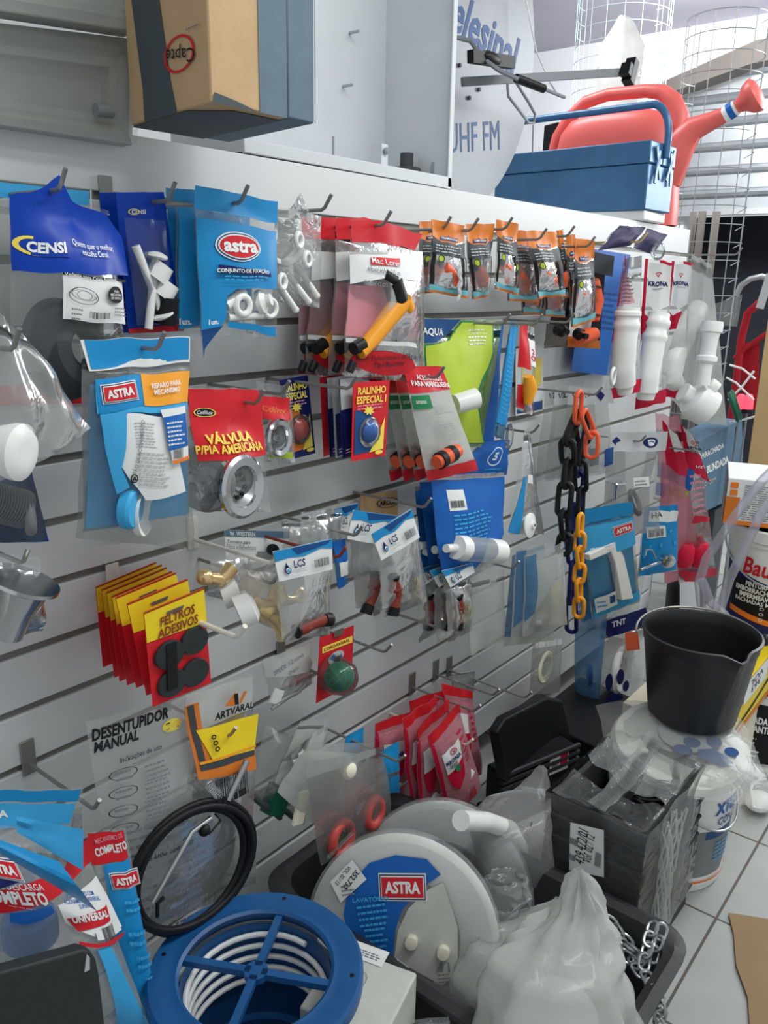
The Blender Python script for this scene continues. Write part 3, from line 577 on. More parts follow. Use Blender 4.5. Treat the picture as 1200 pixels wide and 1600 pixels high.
# spray gun packs
def sprayer(r, S, dx, d, full=True):
    q = lambda x, y, e=0: P(x+dx, y, d+e)
    b = B(); b.tube([q(562, 552), q(585, 525), q(612, 490), q(628, 470)], [.013, .0165, .019, .021], 'amber', 14); b.tube([q(628, 470), q(637, 484)], [.02, .016], 'amber', 12); b.obj('grip', r)
    b = B(); b.tube([q(552, 545), q(566, 538)], [.012, .014], 'black', 12); b.tube([q(546, 580), q(552, 566)], .008, 'black', 10); b.obj('hose_connector', r)
    b = B(); b.tube([q(622, 470), q(614, 440)], [.021, .019], 'black', 16); b.tube([q(614, 440), q(600, 428)], [.014, .01], 'black', 12); b.obj('nozzle', r)
    b = B(); b.tube([q(636, 500), q(620, 512), q(614, 540)], .006, 'black', 8); b.tube([q(640, 498), q(634, 522), q(622, 530)], .005, 'black', 8); b.obj('trigger', r)
for k, (dx, D) in enumerate(((-76, .05), (-60, .075), (-22, .115), (0, .175))):
    nm = ('water spray gun pack furthest back, at the left of its hook', 'water spray gun pack second from the back', 'water spray gun pack just behind the front one', 'front water spray gun pack, yellow pistol grip in a red and clear bag')[k]
    sx = 0 if k == 3 else -4
    Q = lambda *p: [(x+dx, y+sx) for x, y in p]
    des = [('Q', 'red', Q((547, 345), (590, 344), (660, 366), (648, 390), (600, 378), (548, 379))), ('Q', 'paper', Q((545, 398), (652, 396), (648, 440), (600, 434), (546, 444))),
           ('O', 'red', 605+dx, 568+sx, 50, 19), ('Q', 'paper', Q((541, 528), (650, 536), (652, 543), (541, 535)))]
    if k == 3: des += [('Q', 'red', [(577, 401), (621, 404), (621, 416), (577, 413)]), ('T', 'white', 'Mac Loren', 600, 409, 40, 9, 0, .0), ('T', 'greyink', 'ebebinU 10 m', 597, 423, 46, 8, 0, .0), ('T', 'greyink', 'IV - 80.03', 585, 443, 34, 7, 0, 0),
        ('T', 'ink', 'Bico Pulverizador de Água\nTipo Revólver', 606, 564, 90, 24, 6, .0)]
    back = [('Q', 'pink', Q((546, 446), (650, 446), (654, 530), (542, 526)))]
    r, S = bag('spray_gun_pack', nm, 'pack', [(548+dx, 343+sx), (661+dx, 367+sx), (664+dx, 600+sx), (538+dx, 588+sx)], D, des, 'film' if k == 3 else 'film_crinkle', t=.03, seed=14+k, group=None, wr=.006, back=[('Q', 'pink', Q((546, 446), (650, 446), (654, 530), (542, 526)))])
    sprayer(r, S, dx, D+.018)
hook(598, 352, .195, 'steel peg hook carrying the water spray gun packs', plate=False)
# orange and black garden tool packs
tp = [(655, 346, 700, 346, 690, 455, 648, 460, .06), (676, 343, 726, 352, 728, 466, 668, 456, .15), (728, 350, 770, 350, 764, 462, 735, 468, .15), (776, 343, 809, 350, 806, 462, 773, 452, .16), (790, 360, 838, 360, 835, 472, 792, 470, .12),
      (822, 360, 868, 362, 880, 462, 838, 466, .16), (812, 392, 846, 392, 848, 492, 814, 490, .08), (852, 398, 884, 396, 880, 496, 848, 494, .10), (868, 360, 880, 358, 882, 462, 884, 466, .13), (886, 368, 899, 366, 904, 494, 888, 494, .08), (898, 372, 928, 376, 926, 500, 892, 512, .16)]
tl_ = ['orange topped garden tool pack nearest the spray gun packs', 'wide orange and black tool pack with a leafy twig printed on it', 'orange and black tool pack third from the spray guns', 'orange and black tool pack hanging highest, with a raised orange top', 'orange and black tool pack partly covered, left of the shiny one',
       'shiny orange and black tool pack with a coral shape in its window', 'low orange and black tool pack under the shiny one, left of two', 'low orange and black tool pack under the shiny one, right of two', 'orange tool pack seen edge on beside the shiny one', 'dark tool pack seen edge on left of the last coral one', 'last orange tool pack of the row, coral tool in a clear front']
for k, (x0, y0, x1, y1, x2, y2, x3, y3, D) in enumerate(tp):
    W = x1-x0; H = y3-y0
    f = lambda u, v: (x0+(x1-x0)*u+(x3-x0)*v*(1-u)+(x2-x1)*v*u, y0+(y1-y0)*u+v*((y3-y0)*(1-u)+(y2-y1)*u))
    des = [('Q', 'tram', [f(0, 0), f(1, 0), f(1, .22), f(.7, .28), f(.3, .28), f(0, .22)]), ('Q', 'navy', [f(.25, .2), f(.75, .2), f(.75, .26), f(.25, .26)]), ('Q', 'dgrey', [f(0, .24), f(.3, .29), f(.7, .29), f(1, .24), f(1, .47), f(0, .47)]),
           ('T', 'white', 'TRAMONTINA', *f(.5, .23), W*.42, 3, 0, 0), ('L', 'lgrey', *f(.1, .32), *f(.9, .44), 3), ('Q', 'black', [f(0, .45), f(.12, .45), f(.1, .9), f(0, .9)]), ('Q', 'black', [f(.9, .45), f(1, .45), f(1, .9), f(.92, .9)]), ('Q', 'teal', [f(0, .89), f(.5, .93), f(1, .89), f(1, .97), f(0, .97)]), ('Q', 'tram', [f(0, .97), f(1, .97), f(1, 1), f(0, 1)])]
    if W > 26: des += [('O', 'lime', *f(.26, .52), W*.1, 6), ('C', 'black', *f(.26, .52), W*.1, 6, .2)]
    r, S = bag('tool_pack', tl_[k], 'pack', [(x0, y0), (x1, y1), (x2, y2), (x3, y3)], D, des, 'film_crinkle', t=.016, seed=20+k, wr=.008, nu=9, nv=12, top=.2)
    q = lambda u, v, d=0: P(*f(u, v), D+.002+d)
    b = B(); b.tube([q(.35, .62), q(.55, .66), q(.7, .75), q(.65, .86)], [W*.0002+.006, .013, .013, .009], 'coral', 10); b.obj('tool_head', r)
    b = B(); b.tube([q(.3, .55), q(.35, .62)], .007, 'black', 8); b.obj('tool_neck', r)
    if k == 1:
        b = B()
        for j in range(5): b.ell(P(718+2*math.sin(j), 426+j*10, D+.02), (.006, .002, .011), 'lgrey', 8, Matrix.Rotation(.6*(-1)**j, 3, 'Y'))
        b.obj('printed_twig', r)
for px, py, D, w in ((692, 358, .15, 'first'), (735, 360, .17, 'second'), (788, 358, .18, 'third'), (842, 374, .19, 'fourth'), (886, 369, .17, 'fifth'), (918, 385, .19, 'sixth')):
    hook(px, py, D, f'dark steel peg hook, {w} from the left along the orange tool packs', plate=False)
# orange tap connectors on a dark card, blue card behind it
r, S = card('connector_card', 'dark and white card with orange hose connectors under the tool packs', 'card', turn([(890, 385), (948, 400), (936, 545), (850, 538)], .05, .11), .09, [('Q', 'dgrey', [(890, 385), (948, 400), (947, 432), (888, 418)]), ('Q', 'paper', [(893, 470), (925, 478), (918, 528), (886, 528)]), ('Q', 'hood', [(853, 505), (886, 512), (884, 542), (850, 538)]), ('Q', 'tram', [(885, 525), (935, 532), (936, 545), (885, 542)])], 'black', th=.001)
for c_ in (((926, 440), (932, 470), (926, 500)), ((905, 528), (918, 524), (928, 522))): b = B(); b.tube([P(x, y, .115) for x, y in c_], [.02, .022, .02], 'coral', 14); b.obj('hose_connector', r)
for c_ in ((927, 448), (925, 492)): b = B(); b.ring(P(*c_, .115), (.1, 0, 1), .022, .003, 'black', 20, 6); b.obj('seal', r)
for c_ in ((872, 515), (902, 522)): b = B(); b.lathe([(.018, 0), (.018, .02), (.008, .03), (.008, .045), (0, .045)], P(*c_, .1), (-.5, -1, -.1), 'black', 14); b.obj('black_nozzle', r)
card('backing_card', 'large plain blue card hanging behind the orange connectors', 'card', [(922, 388), (985, 398), (958, 588), (892, 580)], .035, [('L', 'dblue', 925, 450, 965, 520, 7)], 'blue')
# dark purple packs and long hook
for k, (q_, D) in enumerate((([(968, 352), (1010, 354), (985, 384), (932, 392)], .20), ([(1010, 356), (1042, 366), (1020, 398), (985, 388)], .16))):
    bag('sachet', ('dark purple sachet lying along the hook near the end of the ledge, left of two', 'dark purple sachet with a clear round bulb, right of two')[k], 'sachet', q_, D, [('r', 'purple', .02, .02, .98, .98)], 'film', t=.012, seed=40+k, wr=.008)
b = B(); b.ell(P(1028, 392, .2), (.03, .02, .028), 'clear', 16); b.obj('clear_bulb', None, label='small clear plastic bulb hanging beside the purple sachets', cat='bulb')
hook(1000, 378, .24, 'long brass coloured peg hook under the purple sachets', mat='brass', plate=False)
hook(1150, 398, .21, 'last peg hook at the right end of the wall, reaching past its edge', plate=False)
# siphon packs
sl = ['white corrugated siphon in a red and clear pack, left of three', 'white corrugated siphon in a red and clear pack, middle of three', 'white siphon pack at the right of three, bent pipe, behind the clear bag']
for k, (q_, D, pipe) in enumerate((([(975, 402), (1003, 400), (1000, 612), (942, 628)], .17, [(982, 480), (980, 500), (976, 540), (974, 575), (975, 600)]), ([(1008, 404), (1050, 408), (1040, 628), (992, 640)], .20, [(1030, 490), (1024, 520), (1018, 555), (1012, 590), (1010, 612)]), ([(1050, 408), (1085, 410), (1062, 622), (1030, 620)], .14, [(1092, 480), (1072, 520), (1055, 560), (1050, 590), (1062, 615)]))):
    tl, tr, br, bl = q_; W = tr[0]-tl[0]
    f = lambda u, v: (tl[0]+W*u+(bl[0]-tl[0])*v*(1-u)+(br[0]-tr[0])*v*u, tl[1]+(tr[1]-tl[1])*u+v*((bl[1]-tl[1])*(1-u)+(br[1]-tr[1])*u))
    des = [('Q', 'crimson', [f(0, 0), f(.12, 0), f(.1, .5), f(0, .6)]), ('Q', 'crimson', [f(.5, 0), f(1, 0), f(1, .12), f(.9, .16), f(.6, .05)]), ('Q', 'crimson', [f(0, .92), f(1, .90), f(1, 1), f(0, 1)])]
    if k: des += [('Q', 'paper', [f(.15, .02), f(.95, .02), f(.9, .3), f(.5, .36), f(.2, .3)])]+krona_mark(*f(.5, .16), W*.7)+[('Q', 'crimson', [f(.0, .35), f(.3, .4), f(.7, .36), f(.5, .5), f(.1, .5)])]
    else: des += [('Q', 'film_pink', [f(0.1, .1), f(.95, .1), f(.95, .32), f(.1, .34)]), ('L', 'greyink', *f(.2, .14), *f(.9, .32), 7)]
    r, S = bag('siphon_pack', sl[k], 'pack', turn(q_, D-.02, D+.05), D, des, 'film_pale', t=.03, seed=44+k, wr=.004)
    pts = [P(x, y, D+.022) for x, y in pipe]; pp = []
    for i in range(len(pts)-1):
        for j in range(8): pp.append(pts[i].lerp(pts[i+1], j/8))
    pp.append(pts[-1]); R0 = .035
    rr = [R0*(1.12 if (i//3) % 2 else .96) if i < 11 else R0 for i in range(len(pp))]
    b = B(); b.tube(pp, rr, 'plastic_white', 18); b.obj('pipe', r); b = B(); b.tube([pts[-1], pts[-1]+(pts[-1]-pts[-2])*.55], [R0*.86, R0*.7], 'plastic_white', 16); b.obj('outlet', r)
    if k == 0: b = B(); b.ring(P(958, 588, .19), (.2, -1, 0), .024, .005, 'plastic_white', 24); b.obj('sealing_ring', r)
r, S = bag('siphon_bag', 'clear bag with a white bottle siphon, at the right end of the top row', 'bag', turn([(1080, 396), (1112, 412), (1136, 664), (1064, 655)], .19, .28), .24, [], 'film_frost', t=.05, seed=49, wr=.012, top=.1)
b = B(); b.grid(lambda u, v: P(1108+u*52-8*v, 478-u*18+v*(30+u*20), .24+.01*math.sin(9*u)), 8, 4, 'film_crinkle'); b.obj('loose_corner', r)
q = lambda x, y, d=.25: P(x, y, d)
b = B(); b.lathe([(0, -.012), (.034, -.012), (.036, .0), (.036, .022), (.03, .026), (.026, .05), (.026, .1), (.034, .105), (.034, .12), (.022, .13), (.022, .2)], q(1113, 508, .28), q(1100, 590)-q(1113, 508), 'plastic_white', 26); b.obj('siphon_inlet', r)
b = B(); b.lathe([(0, 0), (.058, 0), (.065, .006), (.065, .056), (.058, .078), (.034, .09), (.034, .12)], q(1108, 640, .29), V((-.5, .55, .45)), 'plastic_white', 28); b.obj('siphon_bottle', r)
b = B(); b.lathe([(0, 0), (.022, 0), (.024, .012), (.024, .03), (.016, .034)], q(1120, 608, .31), V((-.4, .7, .5)), 'plastic_white', 20); b.obj('siphon_cap', r)

# ================================================================= second row
# clear bag with a white plug, far left
r, S = bag('plug_bag', 'crumpled clear bag with a round white plug at the left edge', 'bag', [(-30, 470), (38, 520), (146, 668), (-20, 770)], .25, [], 'film_pale', t=.03, seed=51, wr=.016, pinch=.0)
b = B(); b.lathe([(.02, -.05), (.024, -.02), (.03, -.018), (.034, -.002), (.034, .006), (.024, .012), (.012, .012), (0, .012)], P(27, 706, .27), V((.55, -1, -.1)), 'plastic_white', 30); b.obj('plug', r)
hook(20, 546, .28, 'steel peg hook at the left edge carrying the bag with the white plug', plate=False)
# corrugated hose pack, far left
r, S = bag('hose_pack', 'blue backed clear pack with a grey corrugated hose at the left edge', 'pack', [(-60, 690), (40, 700), (76, 846), (-60, 850)], .12, [], 'film_grey', t=.03, seed=53, back=[('r', 'dblue', 0, .0, 1, 1)])
pp = [P(-40+i*2.2, 775+i*.6, .145) for i in range(36)]; b = B(); b.tube(pp, [.027 if i % 2 else .022 for i in range(36)], 'grey', 16); b.ring(P(46, 806, .15), (1, -.5, 0), .02, .008, 'grey', 20); b.obj('corrugated_hose', r)
# drain valve bag, lower left
r, S = bag('valve_bag', 'clear bag with a metal basket drain and white cap at the left edge', 'bag', [(-40, 860), (60, 870), (72, 985), (-40, 1010)], .22, [], 'film_crinkle', t=.035, seed=55, wr=.01)
b = B(); b.lathe([(.046, 0), (.046, .005), (.036, .01), (.028, .04), (.026, .075), (.0, .078)], P(36, 905, .25), P(8, 975, .235)-P(36, 905, .25), 'chrome', 28); b.obj('drain_basket', r)
b = B(); b.lathe([(0, 0), (.03, 0), (.034, .008), (.034, .02)], P(-4, 938, .25), (-1, .6, 0), 'plastic_white', 24); b.obj('drain_cap', r)
hook(35, 880, .21, 'steel peg hook above the bag with the metal drain at the left edge', plate=False)
# mechanism repair pack
r, S = bag('repair_pack', 'light blue repair pack with white instruction sheet and yellow panel', 'pack', [(125, 532), (295, 527), (297, 846), (132, 852)], .20,
  [('Q', 'paper', [(125, 531), (295, 526), (294, 566), (137, 580)]), ('Q', 'astra', [(131, 531), (293, 528), (292, 562), (140, 577)]), ('Q', 'sky', [(146, 592), (293, 580), (292, 640), (150, 646)]), ('Q', 'astra', [(146, 592), (218, 585), (224, 634), (154, 646)]), ('Q', 'amber', [(216, 584), (293, 580), (292, 628), (224, 634)])]
  + astra_logo(185, 613, 56, 31, 4)+[('T', 'white', 'REPARO PARA\nMECANISMO', 256, 604, 44, 18, 2, .01)]
  + [('Q', 'sky', [(150, 646), (192, 640), (190, 700), (184, 730), (196, 760), (176, 770), (168, 740), (158, 700)])], 'film_grey', t=.03, seed=57, wr=.004,
  back=[('Q', 'sky', [(140, 600), (292, 590), (294, 805), (136, 826)])], stick=[('Q', 'paper', [(196, 646), (254, 650), (268, 690), (286, 768), (224, 782), (200, 750), (181, 718)]), ('L', 'lgrey', 206, 660, 246, 700, 9), ('L', 'lgrey', 212, 706, 262, 760, 9), ('T', 'greyink', 'BOTÃO DE ACIONAMENTO', 213, 705, 90, 8, 78, .0), ('C', 'ink', 205, 748, 6, 7, .3), ('T', 'ink', 'A', 205, 748, 7, 8),
  ('Q', 'paper', [(246, 638), (284, 634), (288, 716), (264, 722)]), ('Q', 'blue', [(249, 650), (284, 645), (287, 696), (258, 702)]), ('L', 'white', 254, 656, 282, 694, 6), ('B', 'ink', 264, 700, 278, 714), ('Q', 'orange', [(262, 718), (287, 711), (288, 716), (264, 723)])])
b = B(); b.lathe([(0, .010), (.026, .010), (.030, .006), (.030, -.006), (.024, -.010)], P(203, 794, .215), V((.6, -1, -.1)), 'sky', 30); b.obj('blue_button', r)
b = B(); b.lathe([(.026, .0), (.037, .004), (.038, -.004), (.032, -.016), (.028, -.03)], P(226, 798, .205), V((.7, -1, -.1)), 'plastic_white', 30); b.obj('flange', r)
b = B(); b.lathe([(.028, .0), (.034, .002), (.028, -.006)], P(210, 795, .211), V((.6, -1, -.1)), 'chrome', 30); b.obj('chrome_collar', r)
bag('spare_pack', 'wide clear and blue pack hanging behind the light blue repair pack', 'pack', [(136, 560), (292, 560), (302, 858), (118, 840)], .15, [], 'film_grey', t=.01, seed=58, back=[('Q', 'astra', [(140, 700), (292, 690), (294, 800), (128, 830)])])
hook(245, 546, .235, 'steel peg hook carrying the light blue repair pack', plate=False)
# red sink valve packs
for k, (dx, dy, D) in enumerate(((72, -14, .14), (0, 0, .19))):
    Q = lambda *p: [(x+dx*1.0, y+dy) for x, y in p]
    s_ = 1 if k else .62
    if k:
        r, S = bag('valve_pack', 'red headed pack with chrome sink valves and yellow lettering', 'pack', [(292, 606), (404, 608), (424, 800), (286, 798)], D, [('Q', 'red', [(292, 607), (404, 609), (414, 710), (308, 720)]), ('O', 'black', 318, 644, 17, 7), ('C', 'gold', 318, 644, 17, 7, .12), ('T', 'white', 'Cofilux', 318, 644, 24, 6, 0, 0, .3),
          ('T', 'gold', 'VÁLVULA', 358, 682, 74, 20, 4, .02), ('T', 'gold', 'P/PIA AMERICANA', 364, 700, 98, 14, 4, .012)], 'film_crinkle', t=.025, seed=60, wr=.006, top=.3)
        ds = [((376, 760, .215), .052, 'chrome'), ((322, 752, .18), .05, 'steel')]
    else:
        r, S = bag('valve_pack', 'smaller red headed pack with a chrome strainer, behind the red valve pack', 'pack', [(400, 596), (455, 604), (462, 724), (412, 722)], D, [('Q', 'red', [(401, 618), (452, 622), (455, 656), (404, 654)]), ('T', 'tram', 'Cofilux', 428, 640, 34, 9, 0, 0, .3), ('Q', 'lime', [(418, 704), (455, 706), (455, 716), (418, 714)])], 'film_crinkle', t=.016, seed=61, wr=.005, top=.3)
        ds = [((433, 684, .155), .034, 'chrome')]
    for j, (c_, R, mt) in enumerate(ds):
        c0_ = P(*c_); ax = V((.15, -1, .05)) if j == 0 else V((-.9, -.5, 0))
        b = B(); b.lathe([(R*.62, .004), (R*.66, .008), (R*.9, .01), (R, .006), (R, 0), (R*.9, -.004), (R*.6, -.03), (R*.3, -.034)], c0_, ax, mt, 36, cap=False); b.obj('rim', r)
        b = B(); b.lathe([(0, -.004), (R*.15, -.004), (R*.17, -.008), (R*.45, -.01), (R*.64, .003)], c0_, ax, 'zinc', 30, cap=False)
        axn = ax.normalized(); xx = axn.orthogonal().normalized(); yy = axn.cross(xx); so_ = b.obj('strainer', r)
        for kk in range(9 if j == 0 else 0):
            a = 2*PI*kk/9; b = B(); b.lathe([(R*.075, .0), (R*.075, .003), (0, .003)], c0_+(xx*math.cos(a)+yy*math.sin(a))*R*.36-axn*.0085, axn, 'black', 10); b.obj('drain_hole', so_)
hook(400, 631, .215, 'steel peg hook carrying the red sink valve pack', plate=False); hook(440, 616, .19, 'dark peg hook carrying the smaller chrome strainer pack', plate=False)
# drain cards
def drain_card(q_, D, lab, bgm, c1, head, txt, dome, th=.001):
    tl, tr, br, bl = q_; W = tr[0]-tl[0]
    f = lambda u, v: (tl[0]+W*u+(bl[0]-tl[0])*v*(1-u)+(br[0]-tr[0])*v*u, tl[1]+(tr[1]-tl[1])*u+v*((bl[1]-tl[1])*(1-u)+(br[1]-tr[1])*u))
    des = [('Q', c1, [f(.06, .35), f(.55, .42), f(.6, .78), f(.9, .8), f(.9, .9), f(.06, .92)]), ('Q', 'gold', [f(.9, .48), f(.9, .9), f(.5, .92), f(.75, .7)]), ('T', head, txt, *f(.5, .17), W*.8, 26, 0, .01), ('L', 'pink', *f(.1, .28), *f(.9, .36), 2)]
    cx, cy = f(.42, .37); star = [(cx+(9 if k % 2 else 5)*math.cos(k*PI/8), cy+(8 if k % 2 else 4.5)*math.sin(k*PI/8)) for k in range(16)]
    des += [('Q', 'gold', star), ('O', 'gold', *f(.75, .93), 6, 3)]
    r, S = card('drain_card', lab, 'blister card', q_, D, des, bgm, th=th, part='backing_card')
    p = P(*f(.52, .66), D+.004); b = B(); b.lathe([(.0, .016), (.012, .015), (.022, .009), (.026, .002), (.03, 0), (.03, -.002)], p, V((0, -1, .0)), 'clear', 26); b.obj('blister_dome', r)
    b = B(); b.lathe([(0, .010), (.01, .009), (.018, .005), (.021, 0)], p, V((0, -1, 0)), dome, 24); b.obj('drain_strainer', r)
    return r
drain_card([(437, 594), (481, 586), (493, 708), (455, 718)], .08, 'blue drain card with an orange lower half and red strainer, left of the fan', 'navy', 'tram', 'gold', 'RALINHO\nESPECIAL', 'ringred')
for k, (x, m_) in enumerate(((500, 'red'), (510, 'navy'), (519, 'lgrey'), (530, 'navy'))):
    r, S = card('drain_card', ('thin red edged drain card, leftmost of the fanned dark cards', 'dark blue drain card second in the fan', 'grey and dark drain card third in the fan', 'dark blue drain card with grey top, just behind the red one')[k], 'blister card', [(x, 590+k), (x+36, 584+k), (x+44, 700+k), (x+6, 714+k)], .09+.025*k,
      [('r', 'lgrey', 0, .62, 1, 1), ('r', 'navy', .04, .02, .96, .56), ('l', 'white', .1, .05, .6, .12, 2)] if k else [('r', 'navy', .3, 0, 1, .9)], m_, part='backing_card')
drain_card([(552, 598), (609, 594), (602, 712), (549, 721)], .185, 'red drain card with a blue mesh strainer under a clear dome', 'red', 'dblue', 'gold', 'RALINHO\nESPECIAL I', 'blue')
hook(545, 607, .215, 'steel peg hook carrying the fanned drain cards', plate=False)
# hose accessory packs
for k, (dx, D) in enumerate(((-58, .07), (-38, .105), (-18, .14), (0, .185))):
    q_ = [(630+dx, 572), (690+dx, 572), (746+dx if k == 3 else 716+dx, 734), (668+dx, 752)]
    tl, tr, br, bl = q_; f = lambda u, v: (tl[0]+(tr[0]-tl[0])*u+(bl[0]-tl[0])*v*(1-u)+(br[0]-tr[0])*v*u, tl[1]+(tr[1]-tl[1])*u+v*((bl[1]-tl[1])*(1-u)+(br[1]-tr[1])*u))
    des = [('Q', 'red', [f(0, 0), f(1, 0), f(1, .22), f(0, .24)]), ('Q', 'red', [f(0, .91), f(1, .89), f(1, 1), f(0, 1)]), ('Q', 'green', [f(.02, .26), f(.45, .26), f(.45, .38), f(.02, .38)]), ('T', 'white', 'amanco', *f(.22, .32), 16, 5, 0, 0)]
    if k == 3: des += [('T', 'white', 'ACESSÓRIOS\nPARA MANGUEIRA', *f(.55, .13), 58, 20, -3, .01), ('L', 'lgrey', *f(.5, .34), *f(.92, .42), 4), ('L', 'lgrey', *f(.4, .5), *f(.95, .66), 9)]
    r, S = bag('accessory_pack', ('hose accessory pack furthest back, red strip at its foot', 'hose accessory pack second from the back', 'hose accessory pack just behind the front one', 'front white and red hose accessory pack with an orange and black connector at its foot')[k], 'pack', q_, D, des, 'film_milk' if k == 3 else 'film_pale', t=.016, seed=70+k, wr=.004,
        stick=None)
    p0_, p1_ = P(*f(.25, .86), D+.022), P(*f(.75, .79), D+.022)
    b = B(); b.tube([p0_, p0_.lerp(p1_, .3), p0_.lerp(p1_, .7), p1_], [.014, .018, .018, .014], 'coral', 16); co_ = b.obj('connector', r)
    for t in (.12, .55): b = B(); a = p0_.lerp(p1_, t); b.tube([a, p0_.lerp(p1_, t+.2)], .0192, 'black', 16); b.obj('grip_ring', co_)
hook(682, 590, .215, 'dark peg hook carrying the hose accessory packs', plate=False)
# green pack and blue packs around it
r, S = bag('shower_pack', 'large green pack with a blue corner and a white fitting at its foot', 'pack', [(660, 496), (786, 500), (752, 700), (660, 690)], .12, [('Q', 'dblue', [(660, 497), (716, 498), (700, 520), (680, 534), (660, 536)]), ('Q', 'green', [(700, 530), (718, 500), (772, 504), (770, 552), (745, 620), (756, 694), (660, 690), (660, 538), (682, 536)]),
    ('Q', 'lime', [(702, 530), (718, 502), (770, 505), (768, 550), (742, 618), (754, 692), (664, 688), (664, 540), (684, 536)]), ('T', 'white', 'AQUA', 674, 518, 34, 13, 0, .01), ('L', 'white', 728, 512, 762, 540, 5)], 'film_green', t=.025, seed=75, wr=.008)
b = B(); b.lathe([(.022, -.03), (.024, .03), (.018, .03), (.016, .02)], P(727, 627, .165), V((1, -.4, .2)), 'plastic_white', 24); b.obj('fitting', r)
bag('blue_pouch', 'dark blue pouch folded behind the green pack', 'pack', [(770, 504), (786, 506), (770, 700), (742, 696)], .10, [('r', 'blue', 0, 0, 1, 1)], 'film_blue', t=.012, seed=76)
r, S = bag('hose_sleeve', 'narrow bright blue sleeve pack standing edge on, right of the green pack', 'pack', [(797, 502), (810, 502), (788, 690), (769, 680)], .16, [('r', 'astra', .05, .12, .95, .95), ('l', 'sky', .15, .2, .85, .75, 14), ('r', 'greyblue', .2, .02, .8, .11)], 'film_blue', t=.012, seed=77)
b = B(); b.lathe([(.03, 0), (.034, .008), (.02, .014), (0, .016)], P(792, 682, .17), V((.4, -1, 0)), 'clear', 20); b.obj('clear_cap', r)
r, S = bag('nozzle_pack', 'red and white pack with a yellow nozzle right of the blue sleeve', 'pack', [(812, 505), (834, 512), (834, 650), (806, 640)], .16, [('r', 'red', 0, .5, .5, 1), ('r', 'paper', .5, .55, 1, .85), ('t', 'crimson', '2\nOI', .72, .68, .35, .14), ('r', 'red', 0, .03, .35, .3)], 'film', t=.014, seed=78)
b = B(); b.tube([P(826, 588, .18), P(828, 606, .18), P(824, 632, .18)], [.012, .02, .01], 'amber', 14); b.obj('yellow_nozzle', r)
card('price_card', 'white card with blue border hanging behind the red and white nozzle pack', 'card', [(806, 545), (850, 536), (848, 642), (806, 650)], .02, [('r', 'dblue', .03, .03, .97, .16), ('r', 'gold', .2, .4, .9, .8)], 'paper')
hook(785, 507, .20, 'steel peg hook carrying the large green pack', plate=False); hook(835, 507, .22, 'steel peg hook between the blue sleeve and the nozzle pack', plate=False); hook(886, 504, .19, 'steel peg hook under the orange connector card', plate=False)
# ================================================================= middle rows
def quadf(q_):
    tl, tr, br, bl = q_
    return lambda u, v: (tl[0]+(tr[0]-tl[0])*u+(bl[0]-tl[0])*v*(1-u)+(br[0]-tr[0])*v*u, tl[1]+(tr[1]-tl[1])*u+v*((bl[1]-tl[1])*(1-u)+(br[1]-tr[1])*u))
# felt pad cards
hz = [(0, 'front felt pad card with four black round pads, red and yellow'), (1, 'felt pad card directly behind the front one'), (2, 'felt pad card third from the front'), (3, 'felt pad card fourth from the front'), (4, 'felt pad card fifth from the front'), (5, 'felt pad card sixth from the front'), (6, 'felt pad card at the back of the stack')]
off = [(0, 0, 0, 0), (-26, -14, -10, -18), (-44, -24, -26, -30), (-50, -26, -40, -34), (-58, -32, -52, -40), (-66, -36, -60, -46), (-75, -40, -78, -62)]
for k, lab in hz[::-1]:
    dx, dy, bx, by = off[k]; D = .235-.03*k
    q_ = [(224+dx, 957+dy), (318+dx, 918+dy), (330+bx, 1067+by), (239+bx, 1105+by)]; f = quadf(q_)
    des = [('Q', 'yellow', [f(0, 0), f(1, 0), f(1, .40), f(0, .28)][:2]+[f(1, .36), f(0, .32)]), ('Q', 'dred', [f(0, .0), f(1, 0), f(1, .015), f(0, .015)]), ('Q', 'hood', [f(.35, .085), f(.65, .085), f(.62, .12), f(.38, .12)])]
    if k == 0: des += [('T', 'maroon', 'FELTROS\nADESIVOS', *f(.52, .22), 66, 32, 0, .012, .15)]
    r, S = card('felt_pad_card', lab, 'blister card', q_, D, des, 'red', th=.0006, part='backing_card', hole=(.5, .9))
    if k == 0:
        for c_, R in (((263, 1022), .0225), ((302, 1000), .022), ((303, 1050), .0225001), ((267, 1066), .022)):
            b = B(); b.lathe([(R, 0), (R, .0045), (R*.96, .006), (0, .0065)], P(*c_, D+(.0015 if R == .0225 else .001)), V((0, -1, 0)), 'slab', 30, V((1, 0, 0)), 1.18); b.obj('felt_pad', r)
        b = B(); b.bar(P(268, 1006, D+.009), P(270, 1076, D+.009), .018, .002, 'black', V((0, 1, 0))); b.obj('pad_strip', r)
hook(370, 996, .32, 'white painted peg hook carrying the felt pad cards', mat='hookwhite', r=.0042)
B_ = None
# handle of the white hook above
hook(425, 881, .215, 'white painted peg hook carrying the brass tap bags', mat='hookwhite', r=.004)
